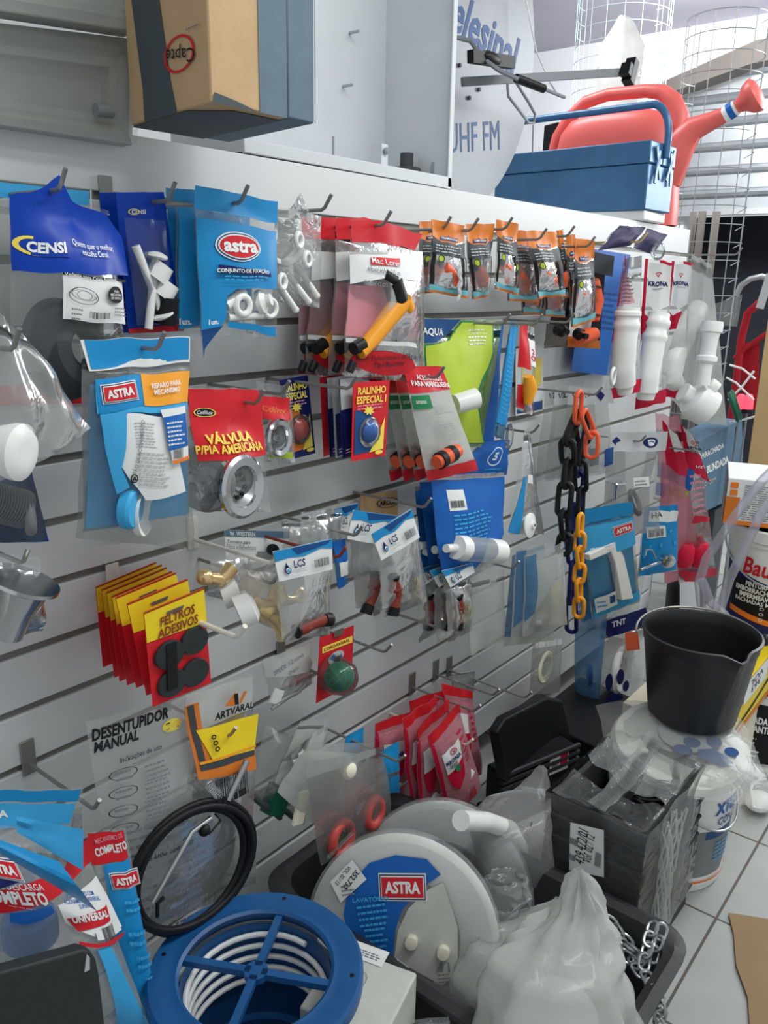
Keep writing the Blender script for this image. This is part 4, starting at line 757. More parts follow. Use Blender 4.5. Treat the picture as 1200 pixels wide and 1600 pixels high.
# filter tap card and brass tap bag
card('tap_card', 'grey and white tap card behind the bags of brass taps', 'card', [(351, 828), (452, 830), (452, 882), (353, 874)], .06, [('R', 'greyblue', 351, 828, 452, 841), ('T', 'white', 'W  WESTERN', 378, 834, 40, 7, 0, .01), ('T', 'ink', 'Torneira para', 372, 847, 36, 7, 0, .0), ('T', 'greyink', 'Filtro e Bebedouro', 376, 854, 46, 7, 0, 0), ('R', 'grey', 400, 861, 450, 875), ('O', 'ink', 424, 858, 10, 9), ('L', 'lgrey', 355, 862, 398, 870, 2)], 'paper')
for k, (q_, D, pts) in enumerate((([(330, 872), (392, 860), (386, 946), (322, 930)], .13, (((322, 902), (346, 904)), ((346, 904), (354, 888)), ((354, 888), (360, 920)), (358, 928))), ([(372, 880), (440, 884), (456, 995), (372, 960)], .18, (((392, 950), (430, 925)), ((430, 925), (466, 932)), ((420, 950), (438, 985)), (386, 950))))):
    r, S = bag('tap_bag', ('clear bag with a brass tap and white nut, left and behind', 'clear bag with a brass tap and white nut, right and in front')[k], 'bag', q_, D, [], 'film_pale', t=.025, seed=90+k, wr=.008)
    q = lambda p, d=.01: P(p[0], p[1], D+d)
    if k == 0:
        b = B(); b.ell(q((320, 902)), .015, 'brass', 16); b.tube([q((320, 902)), q((345, 906))], [.009, .012], 'brass', 14); b.tube([q((345, 906)), q((362, 886))], [.012, .014], 'brass', 14); b.obj('tap_body', r)
        b = B(); b.lathe([(.014, -.016), (.024, -.016), (.024, .012), (.014, .014)], q((362, 927)), V((.8, -.6, .3)), 'plastic_white', 22); b.obj('nut', r)
    else:
        b = B(); b.tube([q((400, 945)), q((412, 952)), q((424, 948))], [.014, .02, .016], 'brass', 16); b.tube([q((424, 950)), q((436, 930)), q((433, 918))], [.016, .019, .012], 'brass', 16); b.tube([q((416, 955)), q((432, 968)), q((440, 985)), q((440, 1000))], [.014, .014, .012, .009], 'brass', 14); b.obj('tap_body', r)
        b = B(); b.tube([q((438, 932)), q((452, 936)), q((462, 934))], [.009, .007, .008], 'brass', 12); b.ring(q((468, 930)), V((0, -1, .2)), .011, .005, 'brass', 20, 8); b.obj('lever', r)
        b = B(); b.lathe([(.016, -.02), (.03, -.02), (.03, .006), (.018, .014)], q((388, 950)), V((.85, -.5, .35)), 'plastic_white', 26); b.obj('nut', r)
# header-card tap bags with blue waves
def lcs(q_, D, lab, header, taps, seed, bags=True, big=True, hg='bag'):
    r, S = bag('headed_tap_bag', lab, 'bag', q_, D, [], 'film_pale', t=.02, seed=seed, wr=.005)
    tl, tr, br, bl = header; f = quadf(header); W = math.hypot(tr[0]-tl[0], tr[1]-tl[1]); rot = 0
    H = Sheet(header, D+.028, 0, seed, .001, 0); b = B(); b.grid(lambda u, v: H(u, v), 6, 3, 'paper'); b.grid(lambda u, v: H(u, v, 0, -.001), 6, 3, 'paper', True); ho_ = b.obj('header_card', r)
    ang = math.degrees(math.atan2(-(tr[1]-tl[1]), tr[0]-tl[0]))*0
    des = [('Q', 'astra', [f(0, 0), f(1, 0), f(1, .30), f(.8, .22), f(.5, .36), f(.25, .30), f(0, .34)]), ('Q', 'dblue', [f(.3, .02), f(.98, .02), f(.9, .12), f(.6, .2), f(.4, .26)]),
           ('Q', 'navy', [f(.17, .42), f(.22, .68), f(.17, .78), f(.12, .68)]), ('O', 'navy', *f(.17, .68), W*.05, 6), ('O', 'white', *f(.17, .68), W*.036, 4.4), ('O', 'sky', *f(.17, .70), W*.026, 3), ('T', 'navy', 'LCS', *f(.38, .52), W*.2, 12, 0, .01)]
    if big: des += [('B', 'ink', *f(.64, .52), *f(.9, .78)), ('L', 'lgrey', *f(.28, .66), *f(.5, .82), 2)]
    b = B(); sheet_print(b, H, des, 0, 6, .0012); b.obj('printed_panel', ho_)
    for (a, c_, e) in taps:
        q = lambda p, d=.006: P(p[0], p[1], D+d)
        b = B(); b.tube([q(a), q(((a[0]+c_[0])/2, (a[1]+c_[1])/2)), q(c_)], [.011, .013, .012], 'maroon', 12); b.tube([q(c_), q(e)], [.011, .012], 'maroon', 12); m_ = q(((a[0]*.4+c_[0]*.6), (a[1]*.4+c_[1]*.6))); b.ell(m_, (.02, .014, .009), 'maroon', 14); to_ = b.obj('tap_body', r)
        b = B(); b.tube([q(e), q((e[0]+(e[0]-c_[0])*.5, e[1]+(e[1]-c_[1])*.5+4))], [.0135, .0135], 'black', 14); b.obj('tap_foot', to_, 'black end piece'); b = B(); b.tube([q((a[0]*1.2-c_[0]*.2, a[1]*1.2-c_[1]*.2)), q(a)], [.014, .012], 'black', 12); b.obj('tap_handle', to_, 'black top piece')
    return r
lcs([(530, 780), (560, 786), (560, 905), (532, 900)], .07, 'white headed tap bag with blue wave, furthest left and behind in its fan of three', [(522, 795), (560, 786), (560, 838), (522, 830)], [], 95, big=False)
lcs([(545, 800), (600, 812), (612, 955), (556, 950)], .14, 'white headed tap bag with blue wave, middle of the fan of three', [(552, 797), (622, 806), (590, 851), (543, 842)], [((586, 900), (585, 925), (576, 945))], 96, big=False)
lcs([(590, 830), (652, 806), (668, 940), (598, 966)], .18, 'white headed tap bag with blue wave and barcode, front of the fan of three', [(580, 834), (643, 795), (656, 840), (596, 876)], [((616, 905), (620, 930), (616, 948))], 97)
hook(662, 793, .20, 'dark peg hook above the fan of three white headed tap bags', plate=False); hook(555, 837, .205, 'dark peg hook left of the fan of white headed tap bags', plate=False)
r = lcs([(428, 862), (516, 846), (516, 992), (440, 1002)], .22, 'single white headed tap bag with blue wave and a tap lying at its foot', [(426, 862), (518, 842), (520, 890), (436, 909)], [((466, 985), (484, 976), (505, 968))], 98)
hook(528, 871, .25, 'brown peg hook carrying the single white headed tap bag', plate=False, mat='maroon'); hook(425, 912, .2, 'short dark peg hook tip under the single white headed tap bag', plate=False)
for k, (x, y, x2, y2, m_) in enumerate(((440, 815, 500, 862, 'film_grey'), (470, 800, 530, 880, 'film_pale'))):
    bag('small_bag', ('crumpled small clear bag above the brass taps, left of two', 'crumpled small clear bag above the brass taps, right of two')[k], 'bag', [(x, y), (x2, y-6), (x2+4, y2), (x+4, y2+8)], .10+.03*k, [('q', 'blue', [(.6, .1), (.95, .2), (.9, .4), (.62, .3)])] if k else [], m_, t=.02, seed=100+k, wr=.01)
r, S = bag('tap_sleeve', 'blue and white sleeve with a small white box right of the single headed tap bag', 'pack', [(518, 846), (540, 842), (544, 912), (528, 920)], .15, [('r', 'blue', .05, .55, .95, 1), ('r', 'paper', .2, .25, 1, .55), ('r', 'blue', 0, 0, .5, .25)], 'film_blue', t=.012, seed=103)
card('brown_card', 'brown kraft card hanging behind the fan of white headed tap bags', 'card', [(564, 774), (621, 766), (622, 806), (564, 812)], .03, [('T', 'ink', 'ARCOS', 605, 785, 24, 8, 0, .02), ('C', 'ink', 605, 785, 17, 8, .1)], 'tan')
# filter cartridge packs
for k, (dx, dy, D) in enumerate(((-42, -4, .08), (-18, 2, .12), (0, 0, .175))):
    q_ = [(672+dx, 742+dy), (788+dx, 738+dy), (786+dx, 875+dy), (692+dx, 925+dy)] if k else [(690+dx, 760), (700, 760), (700, 905), (700+dx, 915)]
    f = quadf(q_)
    r, S = bag('filter_pack', ('blue filter cartridge pack furthest back, clear housing at its left', 'blue filter cartridge pack in the middle, half hidden', 'front blue filter cartridge pack with a clear white cylinder lying across it')[k], 'pack', q_, D, [('Q', 'blue', [f(0, .05), f(1, .05), f(1, .7), f(.45, .95), f(.15, 1), f(0, .8)]), ('R', 'paper', *(f(.18, .14)), *(f(.46, .34))), ('B', 'ink', *f(.22, .24), *f(.42, .31)), ('L', 'sky', *f(.25, .36), *f(.85, .68), 8), ('Q', 'greyink', [f(.1, .86), f(.3, .82), f(.32, .94), f(.14, .98)])], 'film', t=.018, seed=110+k, wr=.004)
    q = lambda p, d=.02: P(p[0]+dx, p[1]+dy, D+d)
    b = B(); b.tube([q((712, 855)), q((724, 857))], [.028, .031], 'plastic_white', 24); b.tube([q((697, 857)), q((712, 856))], .010, 'plastic_white', 14); b.obj('end_cap', r); b = B(); b.tube([q((762, 860)), q((780, 862))], [.031, .031], 'plastic_white', 24); b.obj('end_cap', r)
    b = B(); b.tube([q((724, 857)), q((762, 860))], .0300, 'film_frost', 26); b.obj('cartridge', r)
bag('filter_back_pack', 'tall blue pack with a round white seal mark, above the filter cartridge packs', 'pack', [(752, 690), (797, 686), (792, 742), (700, 748)], .105, [('r', 'blue', .02, 0, .98, 1), ('c', 'white', .62, .55, .16, .26, .12), ('t', 'white', '5', .62, .55, .1, .22), ('l', 'sky', .5, .05, .8, .25, 2)], 'film', t=.006, seed=114)
hook(668, 792, .14, 'dark peg hook at the left of the filter cartridge packs', plate=False) if False else None
# small headed trio lower
for k, (dx, D) in enumerate(((-46, .10), (-18, .13), (0, .17))):
    lcs([(696+dx, 905), (736+dx, 900), (738+dx, 985), (700+dx, 1004)], D, ('small white headed tap bag under the filter packs, left of three', 'small white headed tap bag under the filter packs, middle of three', 'small white headed tap bag under the filter packs, right of three')[k], [(690+dx, 892), (738+dx, 880), (742+dx, 894), (704+dx, 918)], [((716+dx, 935), (718+dx, 958), (716+dx, 972))], 118+k, big=False)
hook(680, 979, .18, 'plain dark peg hook with its slotted plate, below the three small tap bags'); hook(601, 1019, .18, 'dark peg hook carrying the red card with the green ball'); hook(506, 1056, .13, 'empty dark peg hook in front of the bag with handwriting')
# teardrop bag
r, S = bag('float_bag', 'narrow clear and blue bag with a white round disc, hanging by its pointed top', 'bag', [(820, 665), (826, 665), (850, 835), (794, 835)], .17, [('Q', 'astra', [(818, 745), (822, 745), (812, 835), (794, 832)]), ('R', 'paper', 824, 742, 832, 756)], 'film_pale', t=.014, seed=122, wr=.004)
b = B(); b.lathe([(.0, .012), (.01, .012), (.012, .006), (.026, .004), (.036, 0), (.036, -.004)], P(829, 820, .18), V((.1, -1, .1)), 'plastic_white', 30); b.lathe([(.004, .013), (0, .0135)], P(829, 820, .18), V((.1, -1, .1)), 'black', 8); b.obj('float_disc', r)
hook(832, 676, .17, 'dark peg hook carrying the pointed bag with the white disc', plate=False)
# grey header bags right
for k, (dx, D) in enumerate(((-36, .06), (-22, .10), (0, .15))):
    q_ = [(890+dx, 603), (948+dx, 592), (958+dx, 738), (872+dx, 752)]; f = quadf(q_)
    bag('fitting_bag', ('grey headed clear bag behind the coloured chain, furthest back', 'grey headed clear bag behind the coloured chain, middle of three', 'grey headed clear bag behind the coloured chain, nearest')[k], 'bag', turn(q_, D-.02, D+.07), D, [('Q', 'lgrey', [f(0, 0), f(1, 0), f(1, .17), f(0, .2)]), ('T', 'ink', 'VIDRO', *f(.3, .1), 26, 9, 0, .01), ('Q', 'navy', [f(.62, .1), f(.72, .03), f(.82, .09), f(.72, .16)]), ('Q', 'dblue', [f(.8, .72), f(.98, .7), f(.96, .9), f(.8, .92)])], 'film_grey', t=.02, seed=126+k, wr=.007)
hook(930, 617, .25, 'peg hook carrying the orange, black and yellow plastic chain', plate=False); 
# plastic chain
def chain(name, lab, pts, D, L, W, r_, mat, parent=None, group=None, start=0):
    r = parent
    for i in range(len(pts)-1):
        a, c_ = P(*pts[i], D[i] if isinstance(D, list) else D), P(*pts[i+1], D[i+1] if isinstance(D, list) else D); d = (c_-a).normalized()
        side = V((1, 0, 0)) if (i+start) % 2 == 0 else V((.25, -1, 0)); side = (side-d*side.dot(d)).normalized(); ln = (c_-a).length/2+r_*.9; m_ = (a+c_)/2; pp = []
        for k in range(20):
            t = 2*PI*k/20; cs, sn = math.cos(t), math.sin(t); pp.append(m_+side*(W/2*cs)+d*(math.copysign(max(ln-W/2, .001), sn)*(abs(sn) > .05)+W/2*sn))
        b = B(); b.tube(pp, r_, mat, 8, True); b.obj('chain_link', r)
r = thing('plastic_chain', 'orange, black, blue and yellow plastic chain hanging on a hook', 'chain', P(905, 612, .2))
chain('', '', [(905, 615), (902, 658)], .215, 0, .036, .0065, 'coral', r); chain('', '', [(912, 646), (925, 678), (924, 712)], [.235, .235, .24], 0, .034, .0065, 'coral', r)
chain('', '', [(902, 650), (886, 690), (888, 722), (884, 758), (880, 802), (884, 838), (880, 862)], .205, 0, .036, .008, 'black', r)
chain('', '', [(906, 645), (912, 690), (906, 722), (908, 765), (906, 810)], .185, 0, .034, .007, 'black', r, start=1)
chain('', '', [(908, 650), (900, 700), (904, 740), (898, 790), (892, 830), (896, 880), (892, 940), (893, 985)], .165, 0, .032, .007, 'navy', r, start=1)
chain('', '', [(907, 806), (906, 834), (905, 858), (907, 884), (904, 908), (905, 936), (904, 962)], .215, 0, .030, .0062, 'amber', r)
# clear headed bag with metal fittings
r, S = bag('fitting_bag', 'clear bag with a white header and round eye mark, right of the plastic chain', 'bag', turn([(950, 676), (1036, 672), (1030, 832), (940, 838)], .15, .255), .17, [('Q', 'lgrey', [(950, 676), (1036, 672), (1034, 702), (950, 705)]), ('Q', 'navy', [(954, 688), (962, 682), (969, 688), (960, 696)]), ('O', 'navy', 1010, 689, 11, 8), ('O', 'white', 1010, 689, 7, 5), ('O', 'navy', 1010, 689, 4, 3), ('R', 'paper', 988, 745, 1010, 758), ('L', 'greyink', 990, 748, 1008, 757, 2)], 'film_grey', t=.025, seed=131, wr=.008)
b = B(); b.lathe([(.03, 0), (.032, .004), (.012, .008), (.007, .03), (.007, .06)], P(964, 752, .18), V((0, 0, -1)), 'chrome', 24); b.obj('floor_stop', r); b = B(); b.ring(P(992, 785, .195), V((.2, -1, .5)), .04, .008, 'dgrey', 32, 10); b.obj('gasket', r)
hook(1000, 690, .22, 'peg hook carrying the clear bag with the round eye mark', plate=False)
hook(1080, 704, .24, 'long peg hook in front of the red valve packs at the right', plate=False)
# red float valve packs right
for k, (dx, D) in enumerate(((-24, .14), (0, .18))):
    Q = lambda *p: [(x+dx, y) for x, y in p]
    des = [('Q', 'crimson', Q((1062, 648), (1088, 655), (1100, 734), (1064, 722))), ('Q', 'paper', Q((1072, 650), (1086, 655), (1092, 684), (1076, 690)))]
    if k: des += krona_mark(1084, 680, 22)+[('T', 'white', '1/2"', 1088, 711, 12, 5), ('Q', 'blue', [(1044, 712), (1080, 724), (1074, 760), (1044, 750)]), ('Q', 'lime', [(1044, 758), (1072, 762), (1066, 776), (1046, 774)]), ('Q', 'crimson', [(1080, 798), (1100, 797), (1100, 806), (1076, 812)]), ('L', 'pink', 1072, 730, 1098, 790, 7), ('Q', 'crimson', [(1060, 890), (1118, 884), (1118, 898), (1070, 908)])]
    r, S = bag('float_valve_pack', ('red and clear float valve pack behind, left of two', 'red and clear float valve pack with a red float, right of two')[k], 'pack', turn([(1048+dx, 645), (1086+dx, 652), (1120+dx, 900), (1062+dx, 912)], D-.02, D+.065), D, des, 'film_pink' if k == 0 else 'film', t=.022, seed=134+k, wr=.006)
    b = B(); b.lathe([(0, -.055), (.03, -.05), (.042, -.03), (.042, .03), (.03, .05), (.012, .055), (.01, .075), (.0, .075)], P(1092+dx, 866, D+.035), (0, 0, 1), 'crimson', 26); b.obj('float', r, 'red float')
# blue printed pack with chrome hook fitting
r, S = bag('hanger_pack', 'sky blue printed pack with a chrome hook fitting, right of the shelf bracket pack', 'pack', turn([(1006, 790), (1060, 786), (1058, 892), (996, 902)], .13, .225), .15, [('r', 'astra', .02, .02, .98, .98), ('Q', 'paper', [(1014, 796), (1054, 792), (1052, 810), (1012, 814)]), ('T', 'ink', 'HA', 1024, 802, 16, 9, 0, .01), ('Q', 'paper', [(1008, 822), (1036, 818), (1038, 836), (1010, 840)]), ('B', 'ink', 1012, 826, 1034, 835)]+[('O', 'sky', x, y, 2, 3) for x, y in ((1044, 826), (1050, 845), (1030, 850), (1014, 852), (1046, 866), (1004, 868))], 'film', t=.016, seed=138, wr=.004)
b = B(); b.lathe([(.02, 0), (.026, .004), (.026, .03), (.02, .034), (0, .034)], P(1040, 872, .215), V((-.8, -.8, -.2)), 'chrome', 26); b.tube([P(1008, 868, .18), P(1010, 858, .18), P(1018, 858, .18), P(1026, 872, .19)], .004, 'chrome', 10); b.tube([P(1000, 890, .17), P(1020, 882, .18), P(1038, 876, .21)], .006, 'chrome', 10); b.obj('chrome_hanger', r)
bag('small_card_pack', 'small blue and white pack stacked above the chrome hook pack', 'pack', [(1026, 700), (1046, 705), (1042, 785), (1020, 780)], .12, [('r', 'paper', 0, .05, 1, 1), ('r', 'blue', .1, .45, .95, .75), ('r', 'blue', .1, .1, .9, .35)], 'film', t=.006, seed=139)
# shelf bracket packs
for k, (dx, dy, D) in enumerate(((-18, 4, .13), (0, 0, .20))):
    q_ = [(905+dx, 798+dy), (987+dx, 782+dy), (1000+dx, 940+dy), (925+dx, 968+dy)]; f = quadf(q_)
    des = [('Q', 'astra', [f(0, 0), f(1, 0), f(1, .12), f(0, .13)]), ('Q', 'sky', [f(0, .16), f(1, .15), f(1, .42), f(.2, .45), f(0, .5)]), ('Q', 'sky', [f(.04, .9), f(1, .88), f(1, .97), f(.04, 1)])]
    if k: des += astra_logo(973, 825, 32, 17, 4)+[('L', 'white', *f(.1, .34), *f(.6, .42), 2), ('Q', 'paper', [f(.08, .82), f(.5, .8), f(.52, .93), f(.08, .95)]), ('R', 'dblue', *f(.38, .83), *f(.48, .9)), ('L', 'sky', *f(.12, .84), *f(.32, .92), 2)]
    r, S = bag('bracket_pack', ('light blue pack half hidden behind the front shelf bracket pack', 'light blue shelf bracket pack with a white angled bracket in its window')[k], 'pack', turn(q_, D-.03, D+.07), D, des, 'film', t=.014, seed=142+k, wr=.004, back=[('r', 'sky', .05, .1, .95, .9)])
    if k:
        q = lambda x, y, d=.178: P(x, y, d+.1*(x-905)/95)
        b = B(); b.prism([q(921, 867), q(962, 846), q(975, 868), q(990, 935), q(972, 938), q(962, 880), q(955, 862), q(923, 876)], (0, .02, 0), 'plastic_white'); b.obj('bracket', r, bev=.002)
# frosted packs
for k, (q_, D) in enumerate((([(800, 868), (850, 850), (848, 1000), (786, 1010)], .12), ([(806, 860), (862, 846), (866, 1000), (798, 1010)], .16), ([(820, 868), (880, 848), (886, 976), (816, 996)], .185))):
    r, S = bag('frosted_pack', ('frosted pale blue pack furthest back, left of three', 'frosted pale blue pack in the middle of three', 'front frosted pack with a hole at its top and white filling below')[k], 'pack', turn(q_, D-.02, D+.04), D, [('q', 'film_blue', [(0.02, .2), (.2, .3), (.3, .98), (.02, .98)])] if k else [('r', 'film_blue', 0, .1, 1, 1)], 'film_frost', t=.02, seed=150+k, wr=.004)
    f = quadf(q_); b = B(); b.ell(P(*f(.45, .82), D), (.045, .014, .03), 'film_milk', 16); b.ell(P(*f(.7, .76), D), (.04, .012, .03), 'film_milk', 16); b.obj('filling', r)
bag('grey_bag', 'dull grey empty bag hanging left of the frosted pale blue packs', 'bag', [(735, 900), (790, 890), (788, 1000), (734, 1024)], .11, [], 'film_frost', t=.012, seed=154, wr=.008)
hook(800, 888, .22, 'peg hook carrying the frosted pale blue packs', plate=False); hook(820, 1090, .25, 'long empty peg hook below the frosted packs')
r, S = bag('coil_bag', 'clear bag with a coiled beige cord below the frosted packs', 'bag', [(832, 1004), (878, 998), (874, 1082), (826, 1086)], .13, [], 'film_grey', t=.012, seed=156)
b = B(); [b.ring(P(852, 1042, .135), V((.05, -1, .03)), R, .004, 'beige', 32, 8) for R in (.036, .042, .048)]; b.obj('cord_coil', r)
# red card with green ball
r, S = card('ball_card', 'red card with a green ball of cord under a clear dome', 'blister card', [(500, 997), (553, 977), (549, 1070), (494, 1099)], .13, [('Q', 'gold', [(503, 1011), (550, 993), (550, 1003), (503, 1021)]), ('T', 'dred', 'CORDAVARAL', 526, 1007, 40, 5, 0, .01), ('O', 'lgrey', 524, 1026, 12, 9), ('Q', 'blue', [(514, 1028), (520, 1020), (526, 1032), (532, 1020), (534, 1030), (524, 1034)]), ('R', 'ink', 521, 1026, 529, 1033), ('R', 'hood', 520, 985, 534, 990)], 'red', part='backing_card')
b = B(); b.ell(P(530, 1057, .16), .030, 'dgreen', 24); b.obj('cord_ball', r)
for k in range(10): ax = V((math.sin(k*1.7), math.cos(k*2.3), math.sin(k*.9+1))); b = B() if k == 0 else b; b.ring(P(530, 1057, .16), ax, .0298, .0016, 'green', 30, 5)
b.obj('cord_winding', r); b = B(); b.lathe([(.040, -.026), (.040, .0), (.034, .022), (.02, .036), (0, .040)], P(530, 1057, .16), V((0, -1, 0)), 'clear', 26, cap=False); b.obj('blister_dome', r)
# bag with handwriting
r, S = bag('written_bag', 'grey bag with a handwritten white slip and wire pieces, left of the red card', 'bag', [(408, 1030), (486, 1002), (488, 1068), (426, 1110)], .09, [('Q', 'film_milk', [(410, 1030), (486, 1004), (484, 1048), (414, 1058)])], 'film_grey', t=.01, seed=160, stick=[('T', 'navy', 'SPUDE 1/2 corez', 450, 1036, 54, 7, 10, -.01, .3), ('T', 'navy', 'Diplo', 457, 1047, 18, 7, 10, -.01, .3)])
b = B(); b.tube([P(424, 1108, .1), P(450, 1090, .1), P(462, 1085, .1), P(478, 1070, .1)], .003, 'zinc', 8); b.tube([P(430, 1100, .105), P(455, 1086, .105), P(470, 1080, .105)], .003, 'zinc', 8); b.obj('wire_piece', r); b = B(); b.box(P(432, 1088, .105), (.03, .004, .03), 'paper', Matrix.Rotation(.6, 3, 'Y')); b.obj('paper_tag', r)

# ================================================================= lower rows
# drain unblocker bag
q_ = [(134, 1138), (398, 1062), (392, 1388), (212, 1492)]
r, S = bag('unblocker_bag', 'very large clear bag with a black coiled drain cable and printed instructions, lower left', 'bag', [(134, 1128), (396, 1052), (398, 1380), (180, 1480)], .16,
  [('Q', 'film_pale', [(134, 1132), (290, 1086), (300, 1250), (216, 1474), (184, 1480)]), ('Q', 'film_milk', [(290, 1086), (394, 1056), (394, 1106), (290, 1150)]),
   ('T', 'ink', 'DESENTUPIDOR', 204, 1130, 124, 19, 0, .02, .2), ('T', 'ink', 'MANUAL', 180, 1156, 74, 17, 0, .02, .2), ('O', 'gold', 267, 1132, 15, 10), ('T', 'ink', '5m', 267, 1132, 20, 11, 0, .02),
   ('T', 'ink', 'Indicações de uso', 218, 1175, 72, 10, 0, .0, .2)]
  + [('C', 'ink', 188, 1205+29*k, 24, 9, .08) for k in range(4)]+[('L', 'greyink', 172, 1200+29*k, 204, 1212+29*k, 2) for k in range(4)]+[('L', 'greyink', 218, 1190+27*k, 262, 1206+27*k, 4) for k in range(4)]
  + [('L', 'greyink', 184, 1290, 292, 1330, 6), ('T', 'ink', 'Conheça a linha completa', 240, 1330, 120, 10, 2, .0, .2), ('L', 'greyink', 264, 1325, 318, 1440, 12), ('L', 'greyink', 200, 1345, 250, 1440, 7),
   ('Q', 'tram', [(278, 1100), (300, 1092), (318, 1180), (386, 1150), (390, 1196), (300, 1214)]), ('Q', 'dgrey', [(282, 1100), (292, 1096), (312, 1188), (386, 1160), (387, 1174), (304, 1200)]), ('Q', 'yellow', [(296, 1136), (394, 1110), (386, 1166), (322, 1182)]), ('Q', 'amber', [(300, 1186), (388, 1158), (388, 1161), (302, 1190)]),
   ('Q', 'tram', [(340, 1098), (356, 1076), (358, 1098)]), ('Q', 'ink', [(354, 1080), (360, 1078), (362, 1096), (356, 1096)]), ('Q', 'tram', [(364, 1096), (374, 1074), (368, 1076), (362, 1090)]), ('T', 'ink', 'ARTVARAL', 354, 1104, 62, 11, 0, .02, .15)]
  + [('C', 'ink', 322+k*2, 1144+k*9, 4, 4, .5) for k in range(3)]+[('B', 'ink', 322, 1212, 372, 1230), ('T', 'ink', 'DESENTUPIDOR\nMANUAL - 5M', 346, 1204, 40, 8, 0, 0), ('L', 'ink', 322, 1232, 372, 1238, 1)], 'film_pale', t=.02, seed=164, wr=.004)
b = B()
for j, (sa, sb, ph, dd, ox, oy) in enumerate(((112, 72, 52, .19, 0, 0), (118, 78, 50, .196, 2, -2), (106, 68, 54, .2, -1, 2), (114, 74, 47, .206, 1, 1), (110, 76, 56, .186, -2, 3))):
    cs_, sn_ = math.cos(math.radians(ph)), math.sin(math.radians(ph)); ring_ = []
    for k in range(48):
        ca, sa_ = sa*math.cos(2*PI*k/48), sb*math.sin(2*PI*k/48); ring_.append(P(298+ox+ca*cs_+sa_*sn_, 1356+oy-ca*sn_+sa_*cs_, dd))
    b.tube(ring_, .0062, 'black', 10, True)
b.obj('cable_coil', r, 'black coiled drain cable')
b = B(); b.tube([P(356, 1250, .2), P(386, 1188, .2)], .006, 'zinc', 12); b.obj('crank_handle', r); b = B(); b.tube([P(238, 1410, .2), P(300, 1300, .2), P(330, 1278, .2)], .005, 'zinc', 10); b.obj('crank_rod', r)
sp = [P(326+22*t, 1228+22*t, .2)+V((.008*math.cos(t*60), 0, .008*math.sin(t*60))) for t in [i/60 for i in range(61)]]; b = B(); b.tube(sp, .0016, 'zinc', 6); b.obj('spring', r)
b = B(); b.ell(P(319, 1297, .205), .011, 'black', 12); b.obj('crank_knob', r, 'black crank knob'); b = B(); b.tube([P(256, 1402, .2), P(246, 1412, .2), P(246, 1432, .2)], .0035, 'black', 8); b.obj('wire_hook', r); b = B(); b.tube([P(326, 1304, .2), P(345, 1282, .2), P(336, 1272, .2)], .0018, 'black', 6); b.obj('wire_hook', r)
hook(358, 1150, .185, 'dark peg hook carrying the large drain cable bag', plate=True)
# grey bags with green and bolts
r, S = bag('bolt_bag', 'dull grey bag with bolts and a green block, behind the ring bags', 'bag', [(420, 1120), (500, 1150), (474, 1288), (386, 1240)], .11, [], 'film_grey', t=.025, seed=168, wr=.008)
b = B(); b.box(P(432, 1248, .115), (.045, .03, .06), 'dgreen', Matrix.Rotation(.5, 3, 'Y')); b.obj('green_block', r); [B().tube([P(x, y, .12), P(x+26, y+22, .12)], .006, 'dgrey', 8).obj('bolt', r) for x, y in ((392, 1242), (412, 1256), (440, 1262))]
for k, (q_, D) in enumerate((([(470, 1126), (512, 1124), (470, 1240), (428, 1222)], .135), ([(486, 1150), (516, 1126), (474, 1262), (440, 1240)], .15))):
    bag('flat_bag', ('flat cloudy bag leaning left behind the ring bags, further back', 'flat cloudy bag with a small barcode label leaning left')[k], 'bag', q_, D, [('Q', 'paper', [(452, 1178), (470, 1164), (476, 1176), (458, 1192)]), ('B', 'ink', 456, 1172, 472, 1184)] if k else [], 'film_frost', t=.008, seed=171+k)
# ring bags
r, S = bag('ring_bag', 'cloudy bag behind the front ring bag, with yellowed paper inside', 'bag', [(480, 1164), (580, 1160), (540, 1330), (434, 1238)], .17, [], 'film_frost', t=.012, seed=174, wr=.006)
b = B(); b.box(P(470, 1262, .165), (.03, .006, .07), 'cream', Matrix.Rotation(.3, 3, 'Y')); b.obj('paper_strip', r)
r, S = bag('ring_bag', 'front cloudy bag holding two red rubber rings, knotted at its top', 'bag', [(476, 1196), (596, 1166), (616, 1296), (502, 1352)], .20, [('q', 'film_frost', [(0, .86), (.9, .93), (.9, 1), (0, 1)])], 'film_grey', t=.02, seed=175, wr=.006)
for c_, R in (((534, 1310), .032), ((584, 1270), .028)): b = B(); b.ring(P(*c_, .212), V((.1, -1, .1)), R, .011, 'ringred', 30, 10); b.obj('rubber_ring', r)
b = B(); b.lathe([(0, 0), (.018, 0), (.018, .004), (0, .004)], P(531, 1312, .2), V((0, -1, 0)), 'green', 18); b.obj('green_insert', r); b = B(); b.tube([P(512, 1340, .226), P(552, 1300, .226)], .004, 'clear', 8); b.obj('seal_strip', r); b = B(); b.tube([P(560, 1326, .226), P(612, 1290, .226)], .003, 'clear', 8); b.obj('seal_strip', r)
b = B(); b.ell(P(546, 1205, .2), (.02, .012, .02), 'cream', 12); b.obj('knot', r)
for k, (q_, D) in enumerate((([(540, 1150), (568, 1136), (566, 1190), (534, 1196)], .08), ([(592, 1176), (622, 1158), (624, 1238), (600, 1240)], .16))):
    bag('blue_pack', ('bright blue pack corner sticking out above the ring bags', 'bright blue pack with a white edge, right of the front ring bag')[k], 'pack', q_, D, [('r', 'astra', 0, .45, 1, 1), ('r', 'astra', .05, .0, .95, .38)], 'film_pale', t=.006, seed=178+k)
hook(622, 1190, .22, 'dark peg hook tip right of the front ring bag', plate=False)
